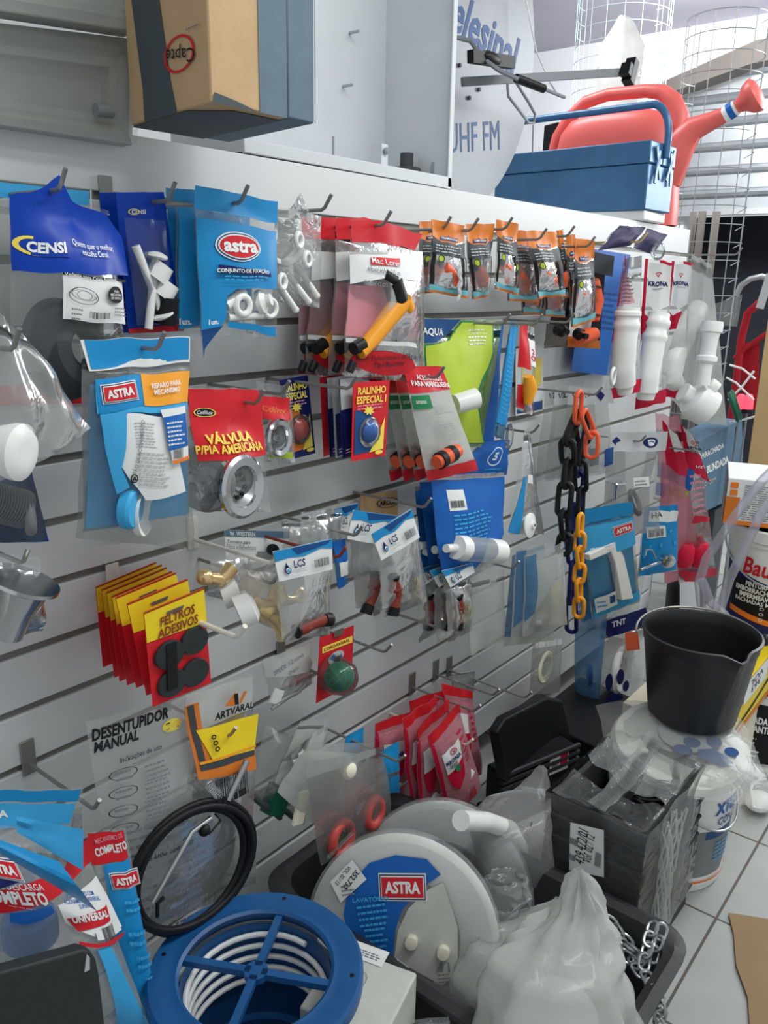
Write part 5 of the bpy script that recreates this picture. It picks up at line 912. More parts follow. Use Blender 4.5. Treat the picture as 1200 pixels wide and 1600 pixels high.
# red valve pack bunch
kq = [([(584, 1130), (650, 1110), (640, 1250), (590, 1260)], .09, 'red and white valve pack, lowest left of the bunch'), ([(640, 1095), (700, 1075), (690, 1215), (650, 1240)], .07, 'red and white valve pack at the back of the bunch'), ([(690, 1068), (738, 1080), (752, 1210), (712, 1225)], .12, 'red and pink valve pack at the right of the bunch'),
      ([(628, 1122), (684, 1086), (676, 1262), (640, 1274)], .14, 'red and white valve pack in the middle of the bunch'), ([(650, 1140), (702, 1092), (690, 1280), (654, 1282)], .17, 'red edged valve pack just behind the front one'), ([(668, 1150), (716, 1100), (752, 1230), (702, 1292)], .215, 'front red and white valve pack of the bunch, white valve inside')]
for k, (q_, D, lab) in enumerate(kq):
    f = quadf(q_); des = [('Q', 'film_pink', [f(0.02, .1), f(.98, .1), f(.98, .97), f(.02, .97)]), ('Q', 'red', [f(0, 0), f(1, 0), f(1, .09), f(0, .11)]), ('Q', 'crimson', [f(0, .1), f(.07, .12), f(.06, .95), f(0, .95)]), ('L', 'crimson', *f(.72, .2), *f(.95, .6), 6), ('Q', 'paper', [f(.18, .28), f(.72, .28), f(.7, .5), f(.22, .52)]), ('Q', 'crimson', [f(.2, .52), f(.72, .49), f(.66, .68), f(.42, .74), f(.26, .66)]), ('Q', 'red', [f(.15, .9), f(.8, .88), f(.8, .96), f(.15, .97)])]
    if k in (0, 5): des += krona_mark(*f(.46, .42), 30)
    if k == 5: des += [('O', 'green', *f(.5, .53), 5, 6)]
    r, S = bag('valve_bunch_pack', lab, 'pack', q_, D, des, 'film_pale' if k == 5 else 'film_pink', t=.022, seed=181+k, wr=.01)
    b = B(); b.ell(P(*f(.5, .76), D+.004), (.024, .018, .02), 'plastic_white', 16); b.tube([P(*f(.3, .82), D+.004), P(*f(.85, .72), D+.004)], .015, 'plastic_white', 14); b.obj('valve', r)
hook(728, 1164, .24, 'white tipped peg hook in front of the red valve pack bunch', mat='hookwhite', plate=False); hook(770, 1086, .19, 'dark peg hook above the red valve pack bunch, right of its slotted plate'); hook(740, 1111, .2, 'lower dark peg hook of the red valve pack bunch')
r, S = bag('pale_bag', 'small clear bag above the red valve pack bunch', 'bag', [(704, 1052), (742, 1046), (740, 1082), (706, 1080)], .08, [], 'film_crinkle', t=.012, seed=189)
# paw print seat bags on the wall
for k, (q_, D) in enumerate((([(898, 955), (950, 950), (934, 1118), (898, 1108)], .12), ([(940, 968), (1012, 952), (1002, 1094), (928, 1122)], .19))):
    r, S = bag('seat_bag', ('clear bag with a dark blue paw seat, behind the front one', 'clear bag with a white child seat, blue paw prints and a navy header strip')[k], 'bag', turn(q_, D-.03, D+.06), D, [('Q', 'navy', [(940, 972), (1006, 948), (1014, 972), (950, 996)]), ('T', 'white', 'TNT', 966, 972, 20, 9, 5, .01)] if k else [('r', 'film_blue', 0, 0, 1, 1)], 'film_pale', t=.02, seed=192+k, wr=.006, top=.2)
    if k:
        b = B(); rt = P(968, 1046, D+.012); b.ring(rt, V((.15, -1, .1)), .068, .02, 'plastic_white', 40, 10, V((0, 0, 1)), .72) if False else b.lathe([(.04, .004), (.048, .012), (.075, .014), (.088, .004), (.084, -.004), (.04, -.002)], rt, V((.1, -1, .05)), 'plastic_white', 40, V((.25, 0, 1)), 1); b.obj('child_seat', r)
        H = Sheet(turn([(925, 1000), (1012, 980), (1004, 1090), (928, 1116)], D-.005, D+.085), D, 0, 1, 0, 0)
        printed(H, r, [('O', 'navy', 952, 1066, 6, 13), ('O', 'navy', 970, 1058, 6, 12), ('O', 'navy', 978, 1072, 5, 8), ('Q', 'navy', [(940, 1100), (956, 1082), (972, 1086), (974, 1100), (950, 1112)]), ('Q', 'coral', [(978, 990), (1000, 988), (1002, 1016), (980, 1018)])], 'paw_print')
    else: b = B(); b.lathe([(.04, .004), (.06, .012), (.07, .004), (.04, 0)], P(918, 1050, D), V((.6, -1, 0)), 'dblue', 30, V((0, 0, 1)), .6); b.obj('child_seat', r)
r, S = bag('shade_bag', 'large dull bag with dark parts behind the seat bags', 'bag', [(930, 830), (1010, 880), (990, 1000), (930, 990)], .03, [], 'film_frost', t=.01, seed=196)
# long narrow things behind the bucket by the wall end
b = B(); b.hexa([P(x, y, .02) for x, y in ((1036, 985), (1062, 990))]+[P(1062, 990, .08), P(1036, 985, .08)]+[P(x, y, .02) for x, y in ((1042, 912), (1062, 900))]+[P(1062, 900, .08), P(1042, 912, .08)], 'dgrey'); b.obj('dark_board', None, bev=.002, label='dark grey board standing against the wall behind the black bucket', cat='board')
b = B(); b.hexa([P(x, y, .10) for x, y in ((1062, 992), (1096, 1000))]+[P(1096, 1000, .12), P(1062, 992, .12)]+[P(x, y, .10) for x, y in ((1062, 896), (1092, 890))]+[P(1092, 890, .12), P(1062, 896, .12)], 'lgrey'); b.obj('grey_board', None, bev=.002, label='light grey board standing against the wall behind the black bucket', cat='board')
# ================================================================= lower left kit packs
kitA = [(-70, 1238), (132, 1230), (122, 1310), (-70, 1330)]
r, S = bag('kit_pack', 'blue headed clear pack behind the discharge kits at the left edge', 'pack', [(-70, 1236), (130, 1230), (124, 1500), (-60, 1520)], .16, [('Q', 'astra', [(-70, 1238), (126, 1232), (122, 1250), (-70, 1256)]), ('Q', 'sky', [(-70, 1258), (118, 1253), (108, 1285), (-70, 1300)]), ('T', 'white', 'A', 4, 1272, 16, 12)], 'film_pale', t=.01, seed=200)
r, S = bag('kit_pack', 'tall red and blue discharge kit pack right of the folded blue top', 'pack', [(140, 1300), (196, 1292), (252, 1620), (188, 1620)], .22, [('Q', 'red', [(136, 1302), (192, 1296), (199, 1340), (142, 1352)]), ('T', 'white', 'COMPLETO', 172, 1325, 52, 14, 6, .02), ('T', 'pink', 'MECANISMO DE', 168, 1308, 44, 8, 6, .0), ('Q', 'astra', [(158, 1350), (199, 1340), (250, 1620), (196, 1620)])]+astra_logo(194, 1372, 46, 28, 3)+[('L', 'sky', 188, 1400, 222, 1416, 2), ('L', 'sky', 194, 1448, 226, 1470, 2), ('L', 'sky', 208, 1486, 236, 1504, 2), ('L', 'sky', 222, 1520, 244, 1530, 2)], 'film_pale', t=.02, seed=202)
r, S = bag('kit_pack', 'clear discharge kit pack with red band and folded bright blue top, left edge', 'pack', [(-70, 1282), (126, 1300), (232, 1600), (-10, 1610)], .27, [('Q', 'red', [(-66, 1392), (60, 1372), (100, 1360), (140, 1302), (150, 1340), (80, 1404), (-60, 1426)]), ('T', 'white', 'COMPLETO', 22, 1402, 104, 20, 5, .02), ('T', 'white', 'DE DESCARGA', 28, 1384, 76, 10, 5, 0), ('L', 'pink', 10, 1414, 80, 1420, 1),
   ('Q', 'blue', [(12, 1424), (76, 1412), (82, 1424), (40, 1442), (14, 1438)]), ('Q', 'sky', [(150, 1480), (170, 1474), (230, 1600), (180, 1604)]), ('Q', 'navy', [(-66, 1352), (26, 1362), (28, 1374), (-66, 1392)])]+astra_logo(-4, 1352, 62, 34, -2), 'film_pale', t=.05, seed=204, wr=.005,
   stick=[('Q', 'paper', [(86, 1412), (148, 1366), (190, 1446), (166, 1468), (120, 1450), (100, 1440)]), ('T', 'blue', 'KIT COMPLETO COM\nACIONAMENTO UNIVERSAL\nSUPERIOR', 126, 1404, 58, 26, 0, .0), ('Q', 'red', [(100, 1432), (164, 1406), (174, 1428), (120, 1452)]), ('T', 'white', 'UNIVERSAL', 140, 1430, 58, 13, 0, .02), ('Q', 'paper', [(146, 1452), (180, 1430), (188, 1450), (150, 1466)]), ('B', 'ink', 154, 1446, 182, 1460), ('Q', 'red', [(120, 1466), (150, 1470), (192, 1452), (190, 1458), (150, 1476), (120, 1472)])])
b = B(); b.grid(lambda u, v: P(-60+u*152-(1-v)*(0)+(60)*(1-v)*u, 1290+u*56+(1-v)*(8+70*u), .32+.03*math.sin(PI*v)*u+.004*noise.noise(V((u*5, v*5, 3)))), 12, 6, 'astra'); b.obj('folded_header', r, 'bright blue folded header flap')
b = B(); b.grid(lambda u, v: P(26+u*104, 1276+u*20+(1-v)*(4+62*(1-u)*0+u*40+20), .29+.004*noise.noise(V((u*5, v*5, 8)))), 8, 4, 'sky'); b.obj('folded_panel', r)
b = B(); b.lathe([(.0, .0), (.034, 0), (.036, .012), (.036, .035), (.028, .04)], P(45, 1432, .26), (0, 0, -1), 'blue', 26); b.lathe([(.026, .04), (.026, .22)], P(45, 1432, .26), (0, 0, -1), 'film_frost', 24); b.obj('discharge_tube', r)
hook(146, 1264, .19, 'dark peg hook at the lower left above the discharge kits')
# ================================================================= on the floor
def mesh_thing(o, label, cat, group=None):
    o['label'] = label; o['category'] = cat
    if group: o['group'] = group
    return o
def sack(parent, name, rows, D, ratio, mat, seed=1, amp=.012, n=26, m=22, tilt=0):
    b = B(); K = len(rows)-1
    cs = [P(x, y, D(i/K) if callable(D) else D) for i, (x, y, w) in enumerate(rows)]; ws = [w*(c_-CAM).dot(AX[2])/FPX for c_, (x, y, w) in zip(cs, rows)]
    rgt = AX[0]; fw = V((AX[2].x, AX[2].y, 0)).normalized()
    def fn(u, v):
        k = min(int(v*K), K-1); f = v*K-k; s_ = f*f*(3-2*f)
        c_ = cs[k].lerp(cs[k+1], f); w = ws[k]+(ws[k+1]-ws[k])*s_; a = 2*PI*u
        d = rgt*math.cos(a)*w+fw*math.sin(a)*w*ratio
        nn = noise.noise(V((math.cos(a)*1.6+seed, math.sin(a)*1.6, v*3.2)))+.6*noise.noise(V((math.cos(a)*4+seed, math.sin(a)*4, v*5)))
        return c_+d*(1+nn*amp/max(w, .02))
    b.grid(fn, n, m, mat); return b.obj(name, parent, smooth=80)
# black mixing trough
zt = .27; A_ = PZ(506, 1405, zt); Bc = PZ(1064, 1452, zt); C_ = PZ(1036, 1575, zt)
x0, x1, y0, y1 = 1.0, 1.42, -.84, -.10
r = thing('mixing_trough', 'black plastic mixing trough in the foreground holding seats, bags and a metal chain', 'trough', (1.17, -.5, 0))
b = B()
def rr_(ix, z, k):     # rounded rectangle loop
    pts = []; rad = .07
    for cx, cy, a0 in ((x1-ix-rad, y1-ix-rad, 0), (x0+ix+rad, y1-ix-rad, 90), (x0+ix+rad, y0+ix+rad, 180), (x1-ix-rad, y0+ix+rad, 270)):
        for j in range(7): a = math.radians(a0+15*j); pts.append(V((cx+rad*math.cos(a), cy+rad*math.sin(a), z)))
    return pts
loops = [rr_(.07, .0, 0), (rr_(.066, .008, 0)), rr_(.012, zt-.012, 0), rr_(-.016, zt-.014, 0), rr_(-.018, zt, 0), rr_(.0, zt+.008, 0), rr_(.016, zt, 0), rr_(.022, zt-.02, 0), rr_(.075, .012, 0)]
n = 28; vv = [p for l in loops for p in l]; b.add(vv, [(i*n+k, i*n+(k+1) % n, (i+1)*n+(k+1) % n, (i+1)*n+k) for i in range(len(loops)-1) for k in range(n)]+[list(range(n))[::-1], list(range(8*n, 9*n))], 'binblack'); b.obj('basin', r)
# toilet seats standing in the trough
def seat(c, nrm, R, label, seed, design, sx=1.12, roll=0):
    nrm = V(nrm).normalized(); xr = Z.cross(nrm).normalized(); up = nrm.cross(xr); up, xr = up*math.cos(roll)+xr*math.sin(roll), xr*math.cos(roll)-up*math.sin(roll)
    r = thing('toilet_seat', label, 'toilet seat', c-up*R*sx)
    b = B(); b.lathe([(R*.55, -.006), (R*.60, .010), (R*.78, .016), (R*.93, .014), (R, .0), (R*.96, -.012), (R*.55, -.012), (R*.55, -.006)], c, nrm, 'lgrey' if seed else 'plastic_white', 48, up, sx); b.obj('seat_ring', r)
    S = Sheet([c+up*R*sx-xr*R, c+up*R*sx+xr*R, c-up*R*sx+xr*R, c-up*R*sx-xr*R], 0, 0, seed, .0, 0)
    b = B(); b.lathe([(R*1.02, -.016), (R*1.03, .006), (R*.94, .0185), (R*.5, .0195), (0, .0195)], c, nrm, 'film_pale', 48, up, sx, cap=False); b.obj('shrink_wrap', r)
    printed(S, r, design, 'printed_sleeve', base=.0215)
    return r, S
c = PX(630, 1462, 1.08)
dsn = [('Q', 'blue', [(540, 1420), (548, 1376), (580, 1342), (620, 1330), (668, 1336), (690, 1360), (655, 1385), (630, 1415), (620, 1446), (616, 1488), (575, 1470), (543, 1440)]), ('Q', 'dirtywhite', [(618, 1490), (624, 1446), (640, 1412), (672, 1382), (694, 1372), (716, 1440), (716, 1520), (690, 1530)])]+astra_logo(631, 1379, 74, 44, -8)+[('T', 'sky', 'LAVATÓRIO', 582, 1396, 56, 9, -4, .01), ('L', 'sky', 560, 1405, 616, 1436, 4), ('L', 'sky', 572, 1440, 614, 1480, 5),
  ('T', 'greyink', '4 l', 694, 1500, 20, 15, -6, .01), ('L', 'greyink', 684, 1510, 708, 1524, 3)]
r, S = seat(c, (-.86, -.5, .33), .188, 'white toilet seat in a blue printed wrap standing in the trough, front one', 0, dsn, 1.06, -.25)
printed(S, r, [('Q', 'paper', [(520, 1370), (554, 1336), (576, 1366), (536, 1402)]), ('T', 'ink', '352.732', 552, 1367, 34, 9, 222, .01), ('T', 'ink', 'VOL. 02 / 13', 540, 1360, 34, 7, 222, .0), ('L', 'greyink', 536, 1374, 562, 1390, 3)], 'volume_label', base=.026, label='white paper label with printed numbers')
b = B(); b.lathe([(.008, -.01), (.014, 0), (.012, .02), (0, .022)], S.at(645, 1462, 0, .016), S.n, 'beige', 14); b.obj('hinge_cap', r); b = B(); b.lathe([(.008, -.01), (.014, 0), (.012, .02), (0, .022)], S.at(694, 1478, 0, .016), S.n, 'beige', 14); b.obj('hinge_cap', r)
c = PX(690, 1405, 1.27)
seat(c, (-.80, -.55, .38), .195, 'grey toilet seat in printed wrap standing in the trough, behind the front one', 2, [('Q', 'dblue', [(612, 1330), (640, 1304), (690, 1308), (720, 1350), (690, 1380), (640, 1370)])]+astra_logo(656, 1324, 66, 20, -10), 1.08, -.2)
# flat astra pack behind
card('seat_card', 'dark blue card with red lettering panel behind the red valve pack bunch', 'card', [(618, 1270), (712, 1262), (708, 1310), (620, 1312)], .10, [('Q', 'maroon', [(640, 1272), (700, 1270), (698, 1292), (642, 1294)]), ('T', 'lgrey', 'ASTRA', 668, 1284, 40, 10, 0, .02)], 'dblue')
# bag with bent white pipe
r = thing('pipe_bag', 'clear bag with a thick bent white pipe, behind the milky sack', 'bag', P(790, 1400, .42))
q = lambda x, y, d=.45: P(x, y, d)
pts = [q(720, 1282), q(760, 1284), q(796, 1296), q(812, 1325), q(806, 1365), q(800, 1400)]; pp = []
for i in range(len(pts)-1):
    for j in range(5): pp.append(pts[i].lerp(pts[i+1], j/5))
b = B(); b.tube(pp+[pts[-1]], .020, 'plastic_white', 18); b.obj('bent_pipe', r)
sack(r, 'film_pouch', [(800, 1452, 52), (800, 1400, 66), (794, 1340, 68), (796, 1290, 66), (806, 1262, 54), (834, 1238, 22), (846, 1206, 9), (846, 1196, 3)], .45, .8, 'film_pale', 3, .016)
b = B(); b.ell(P(830, 1288, .50), (.005, .002, .007), 'black', 10); b.obj('dark_spot', r)
r = thing('clear_sack', 'crumpled clear bag lying over the rear toilet seat, left of the bent pipe', 'bag', P(745, 1440, .5))
sack(r, 'film_pouch', [(770, 1480, 40), (765, 1440, 62), (770, 1400, 56), (790, 1370, 30)], .50, .7, 'film_crinkle', 5, .02)
# large milky sack
r = thing('milky_sack', 'large milky white plastic sack with a pointed top, foreground of the trough', 'sack', P(880, 1640, .78))
sack(r, 'film_pouch', [(872, 1680, 150), (872, 1620, 146), (868, 1560, 124), (876, 1500, 96), (898, 1452, 58), (908, 1412, 34), (908, 1376, 15), (905, 1358, 5)], .74, .8, 'film_milk', 9, .034, 44, 36)
b = B(); b.ell(P(860, 1620, .74), (.10, .08, .09), 'dirtywhite', 16); b.obj('contents', r)
r = thing('flat_sack', 'flattened pale plastic sack between the front toilet seat and the milky sack', 'sack', P(790, 1560, .6))
sack(r, 'film_pouch', [(770, 1600, 70), (776, 1530, 74), (800, 1480, 66), (846, 1440, 46), (880, 1410, 18)], .60, .6, 'film_frost', 12, .02)
bag('small_bag', 'small knotted clear bag at the bottom edge beside the white carton', 'bag', [(640, 1594), (700, 1588), (716, 1640), (630, 1640)], .62, [], 'film_crinkle', t=.02, seed=214)
# galvanised chain hanging over the rim
r = thing('metal_chain', 'galvanised metal chain heaped in the trough and hanging over its rim', 'chain', V((1.25, -.78, .1)))
def mchain(pts, L=.031, W=.021, rad=.0032):
    dense = []; carry = 0
    cum = [0]
    for i in range(len(pts)-1): cum.append(cum[-1]+(pts[i+1]-pts[i]).length)
    k = 0; s_ = 0; out_ = []
    while s_ < cum[-1]:
        while cum[k+1] < s_: k += 1
        f = (s_-cum[k])/(cum[k+1]-cum[k]); out_.append(pts[k].lerp(pts[k+1], f)); s_ += L*.72
    for i in range(len(out_)-1):
        a, c_ = out_[i], out_[i+1]; d = (c_-a).normalized(); sd = (AX[0] if i % 2 == 0 else AX[2]*-.8+AX[0]*.45); sd = (sd-d*sd.dot(d)).normalized(); m_ = (a+c_)/2; ln = L/2; lp = []
        for t in range(16): an = 2*PI*t/16; cs_, sn = math.cos(an), math.sin(an); lp.append(m_+sd*(W/2*cs_)+d*((ln-W/2)*(1 if sn > .05 else -1 if sn < -.05 else 0)+W/2*sn))
        B().tube(lp, rad, 'zinc', 6, True).obj('chain_link', r)
zq = lambda x, y, z: PZ(x, y, z)
mchain([zq(1005, 1512, .25), zq(1012, 1480, .27), zq(1022, 1440, .29), zq(1030, 1428, .3)]); mchain([zq(1018, 1500, .25), zq(1032, 1460, .28), zq(1038, 1436, .3)]); mchain([zq(946, 1436, .26), zq(962, 1448, .25), zq(976, 1470, .24), zq(1000, 1490, .23), zq(1018, 1505, .23)])
mchain([zq(960, 1470, .24), zq(984, 1480, .23), zq(1006, 1500, .23), zq(990, 1515, .22), zq(1012, 1525, .22)]); mchain([zq(1008, 1520, .26), zq(1022, 1545, .27), zq(1034, 1570, .25), zq(1030, 1600, .2), zq(1020, 1630, .15)])
mchain([zq(950, 1455, .25), zq(970, 1490, .23), zq(996, 1505, .22), zq(1010, 1490, .24)])
# wrapped black planters
zc = .405; nC, lC = PZ(1008, 1305, zc), PZ(862, 1240, zc); eY = (lC-nC); eX = V((-eY.y, eY.x, 0)); eX = -eX if eX.x < 0 else eX; eX = eX.normalized()*.35
r = thing('wrapped_planters', 'stack of black plastic planters bound in clear stretch film, white number label on its side', 'planter', nC+(eX+eY)/2-Z*zc)
o = nC-Z*zc; b = B(); th = .018
def wallq(a, bq, m='dusty'): b.hexa([a, bq, bq+(o+(eX+eY)/2-bq).normalized()*th*1.4-Z*(o+(eX+eY)/2-bq).normalized().z*th, a+(o+(eX+eY)/2-a).normalized()*th*1.4]+[p+Z*zc for p in (a, bq, bq+(o+(eX+eY)/2-bq).normalized()*th*1.4, a+(o+(eX+eY)/2-a).normalized()*th*1.4)], m)
cc = [o, o+eX, o+eX+eY, o+eY]
for k in range(4): wallq(cc[k], cc[(k+1) % 4])
b.obj('outer_planter', r, bev=.004)
b = B()
for k in range(7):
    z = .06+.05*k; pts = [p+(p-(o+(eX+eY)/2)).normalized()*.006+Z*z for p in cc]; b.tube(pts, .006, 'dusty', 6, True)
b.obj('ribs', r)
b = B(); m1 = o+(eX+eY)/2+Z*.1
for f in (.28, .72): b.lathe([(.0, .0), (.06, 0), (.078, .25), (.082, .255), (.082, .262), (.074, .262), (.055, .02), (0, .02)], o+eX*f+eY*.5+Z*.1, (0, 0, 1), 'binblack', 28, eX, 1)
b.bar(m1-eX*.45+Z*.26, m1+eX*.45+Z*.26, .02, .06, 'dusty'); b.obj('inner_planter', r)
b = B(); ctr = o+(eX+eY)/2
def wrapf(u, v):
    k = u*4; i = min(int(k), 3); f = k-i; p = cc[i].lerp(cc[(i+1) % 4], f); d = (p-ctr).normalized(); bul = .012+.010*noise.noise(V((u*14, v*3, 5)))+.03*(1-v)*max(0, noise.noise(V((u*5, 2, 1))))
    return p+d*bul+Z*(.05+(zc-.04)*v)
b.grid(wrapf, 48, 12, 'film_wrap')
def topf(u, v):
    p = o+eX*u+eY*v+Z*(zc+.008); h = .02*noise.noise(V((u*5, v*5, 2)))-.03*math.sin(PI*u)*math.sin(PI*v)*.8
    return p+Z*h
for (u0, u1) in ((.0, .30), (.62, 1.0)): b.grid(lambda u, v: topf(u0+(u1-u0)*u, v), 10, 16, 'film_wrap')
b.obj('stretch_film', r, smooth=80)
b = B(); b.grid(lambda u, v: topf(-.02+1.04*u, .40+.22*v+.06*u)+Z*(.012+.003*math.sin(v*60)), 20, 18, 'film_tape'); b.grid(lambda u, v: topf(.30+.3*v+.2*u, u)+Z*(.010+.003*math.sin(v*40)), 16, 16, 'film_tape'); b.obj('tape_band', r, smooth=80)
b = B()
for k in range(16):
    f0 = .12+.022*k+.015*math.sin(k*2.7); pts = []
    for j in range(9):
        t = j/8; f = f0+(.30-f0)*.55*math.sin(PI*t*.9)+.012*math.sin(k*1.9+j*1.3); pts.append(o+eX*f-eY.normalized()*(.020+.012*math.sin(k+j*.9))+Z*(.04+(zc-.045)*(1-t)))
    b.tube(pts, [.0012+.0012*abs(math.sin(k*1.7+j)) for j in range(9)], 'film_frost', 6)
b.obj('twisted_film', r)
S = Sheet([o+eY+Z*zc, o+Z*zc, o+Z*.02, o+eY+Z*.02], 0, 0, 1, 0, 0)
printed(S, r, [('Q', 'paper', [(900, 1276), (952, 1288), (952, 1361), (898, 1350)])], 'paper_label', base=.026, label='white paper label with large printed numbers')
u_, v_ = S.U(926, 1318)
printed(S, r, [('t', 'ink', '439.472/01', S.U(917, 1313)[0], S.U(917, 1313)[1], .40, .062, 88, -.003), ('t', 'ink', 'Vol. 02 / 12', S.U(929, 1316)[0], S.U(929, 1316)[1], .33, .05, 88, -.003), ('B', 'ink', 940, 1320, 947, 1346), ('L', 'greyink', 902, 1290, 910, 1345, 2)], 'label_print', base=.0275, cuts=0)
# paint drum with orange lid
class Cyl(Sheet):
    def __init__(s, c, R0, R1, z0, z1, a0, a1): s.p = (V(c), R0, R1, z0, z1, a0, a1); s.w = R0*abs(a1-a0); s.h = z1-z0
    def __call__(s, u, v, w=0, off=0): c, R0, R1, z0, z1, a0, a1 = s.p; a = a0+(a1-a0)*u; R = R0+(R1-R0)*v+off; return V((c.x+R*math.cos(a), c.y+R*math.sin(a), z0+(z1-z0)*v))
    def px(s, e): return e
def drum(c, z0, H, R, label, lidm, des, aface, group='paint drums at the right'):
    r = thing('paint_drum', label, 'paint drum', V((c[0], c[1], z0)), group); b = B(); c3 = V((c[0], c[1], z0))
    b.lathe([(R*.88, 0), (R*.9, .006), (R*.97, H-.05), (R, H-.045), (R, H-.035), (R*.975, H-.03), (R*.98, H)], c3, (0, 0, 1), 'plastic_white', 44); b.obj('drum_body', r)
    b = B(); b.lathe([(R*1.03, H-.03), (R*1.04, H+.004), (R*1.0, H+.008), (R*.95, H), (0, H)], c3, (0, 0, 1), lidm, 44); b.obj('lid', r)
    S = Cyl((c[0], c[1]), R*.905, R*.965, z0+.02, z0+H-.055, aface-1.15, aface+1.15); b = B(); sheet_print(b, S, des, 1, 16, .0015); b.obj('printed_label', r, smooth=60)
    h = [V((c[0]+R*1.04*math.cos(aface+t), c[1]+R*1.04*math.sin(aface+t), z0+H-.05-.11*math.sin((t+1.35)/2.7*PI))) for t in [(-1.35+2.7*k/16) for k in range(17)]]
    b = B(); b.tube(h, .003, 'zinc', 8); b.obj('wire_handle', r)
    return r
drum((1.985, -.62), .001, .345, .152, 'white paint drum with orange lid and blue label, standing behind the wrapped planters', 'orange', [('r', 'plastic_white', 0, 0, 1, 1), ('q', 'grey', [(0, .1), (.55, .1), (.72, .5), (.6, .6), (0, .62)]), ('r', 'dblue', .3, .52, .85, .6), ('t', 'blue', 'XTERIOR', .6, .84, .5, .14, 0, .02), ('t', 'dblue', 'CONCRETO', .6, .70, .42, .09, 0, .01), ('r', 'orange', 0, .04, 1, .06), ('l', 'sky', .4, .25, .8, .48, 5)], math.radians(-100))
# packed child seat lying on the drum
cS = PZ(1062, 1166, .395); nS = V((-.10, -.12, 1)).normalized()
r = thing('child_seat', 'white child toilet seat with blue paw prints, in clear wrap on the orange lidded drum', 'toilet seat', V((cS.x, cS.y, .36)))
R = .165; b = B(); b.lathe([(0, -.012), (R*.9, -.012), (R, 0), (R*.95, .014), (R*.6, .02), (R*.52, .012), (0, .010)], cS, nS, 'dirtywhite', 44, V((1, 0, 0)), 1.1); b.obj('seat_body', r)
xr = Z.cross(V((-1, -.6, 0))).normalized(); up = nS.cross(xr)
S = Sheet([cS+up*R-xr*R, cS+up*R+xr*R, cS-up*R+xr*R, cS-up*R-xr*R], 0, 0, 2, .001, 0)
printed(S, r, [('O', 'lgrey', 1072, 1160, 44, 24), ('O', 'dblue', 1079, 1170, 13, 8), ('O', 'dblue', 1113, 1170, 12, 9), ('O', 'dblue', 1067, 1183, 15, 8), ('Q', 'dblue', [(1090, 1182), (1112, 1181), (1138, 1196), (1146, 1206), (1126, 1208), (1092, 1194)]), ('O', 'dblue', 1143, 1188, 11, 7), ('Q', 'coral', [(1014, 1122), (1030, 1126), (1026, 1134), (1012, 1130)])], 'paw_print', base=.0205)
b = B(); b.grid(lambda u, v: cS+nS*(.028+.012*noise.noise(V((u*4, v*4, 3)))-.03*(abs(2*u-1)**4+abs(2*v-1)**4))+xr*(2*u-1)*R*1.12+up*(2*v-1)*R*1.1, 14, 14, 'film_pale'); b.grid(lambda u, v: PZ(1150+u*55, 1188+v*20+u*8, .37)+Z*.015*noise.noise(V((u*4, v*4, 1))), 8, 4, 'film_frost'); b.obj('clear_wrap', r, smooth=80)
# black bucket
cB = V((2.01, -.63, .430)); r = thing('bucket', 'black plastic bucket with pouring lip standing on the wrapped child seat', 'bucket', cB)
b = B(); prof = [(0, 0), (.108, 0), (.114, .006), (.143, .2), (.146, .205), (.146, .226), (.152, .228), (.153, .234), (.147, .236), (.142, .23), (.139, .2), (.108, .012), (0, .01)]
n = 56; aS = math.atan2(-.80, -.60)
vs_ = []
for R_, h in prof:
    for k in range(n):
        a = 2*PI*k/n; da = (a-aS+PI) % (2*PI)-PI; e = math.exp(-(da/.16)**2)*max(0, (h-.12)/.116) if R_ > .12 else 0
        R2 = R_*.955; vs_.append(cB+V((math.cos(a)*(R2+.022*e), math.sin(a)*(R2+.022*e), h-.014*e*(h > .19))))
b.add(vs_, [(i*n+k, i*n+(k+1) % n, (i+1)*n+(k+1) % n, (i+1)*n+k) for i in range(len(prof)-1) for k in range(n)], 'bucketblack'); b.obj('pail', r)
b = B(); a = math.radians(-60); pk = cB+V((math.cos(a)*.155, math.sin(a)*.155, .222)); b.ell(pk, (.012, .012, .016), 'bucketblack', 12); b.obj('handle_lug', r)
b = B(); b.tube([cB+V((math.cos(t)*.158, math.sin(t)*.158, .215+.02*math.sin((t-math.radians(-60))/PI*PI))) for t in [math.radians(-60)+PI*k/20 for k in range(21)]], .0032, 'steel', 8); b.obj('bail_handle', r)
# cartons behind the drum
r = thing('carton', 'beige carton with open edge on the floor behind the orange lidded drum', 'box', V((2.36, -.53, 0)))
b = B(); b.box((2.36, -.53, .15), (.34, .30, .298), 'cream'); b.obj('carton_body', r, bev=.003); b = B(); b.bar(V((2.195, -.685, .01)), V((2.195, -.685, .29)), .02, .004, 'stripe', V((0, 1, 0))); b.obj('dark_edge', r)
r = thing('carton', 'yellow carton with a white label behind the black bucket', 'box', V((2.36, -.53, .301)))
b = B(); b.box((2.36, -.61, .301+.075), (.42, .18, .15), 'yellow'); b.obj('carton_body', r, bev=.003)
F = Face(V((2.15, -.70, .301)), V((.42, 0, 0)), Z*.15); printed(F, r, [('q', 'ink', [(0, .12), (.5, .22), (1, .42), (1, .5), (.5, .3), (0, .2)]), ('r', 'tram', 0, 0, 1, .1), ('r', 'paper', .2, .55, .75, 1), ('t', 'ink', '363\nVOL', .47, .78, .3, .3, 180, .0)], 'front_print', cuts=0)
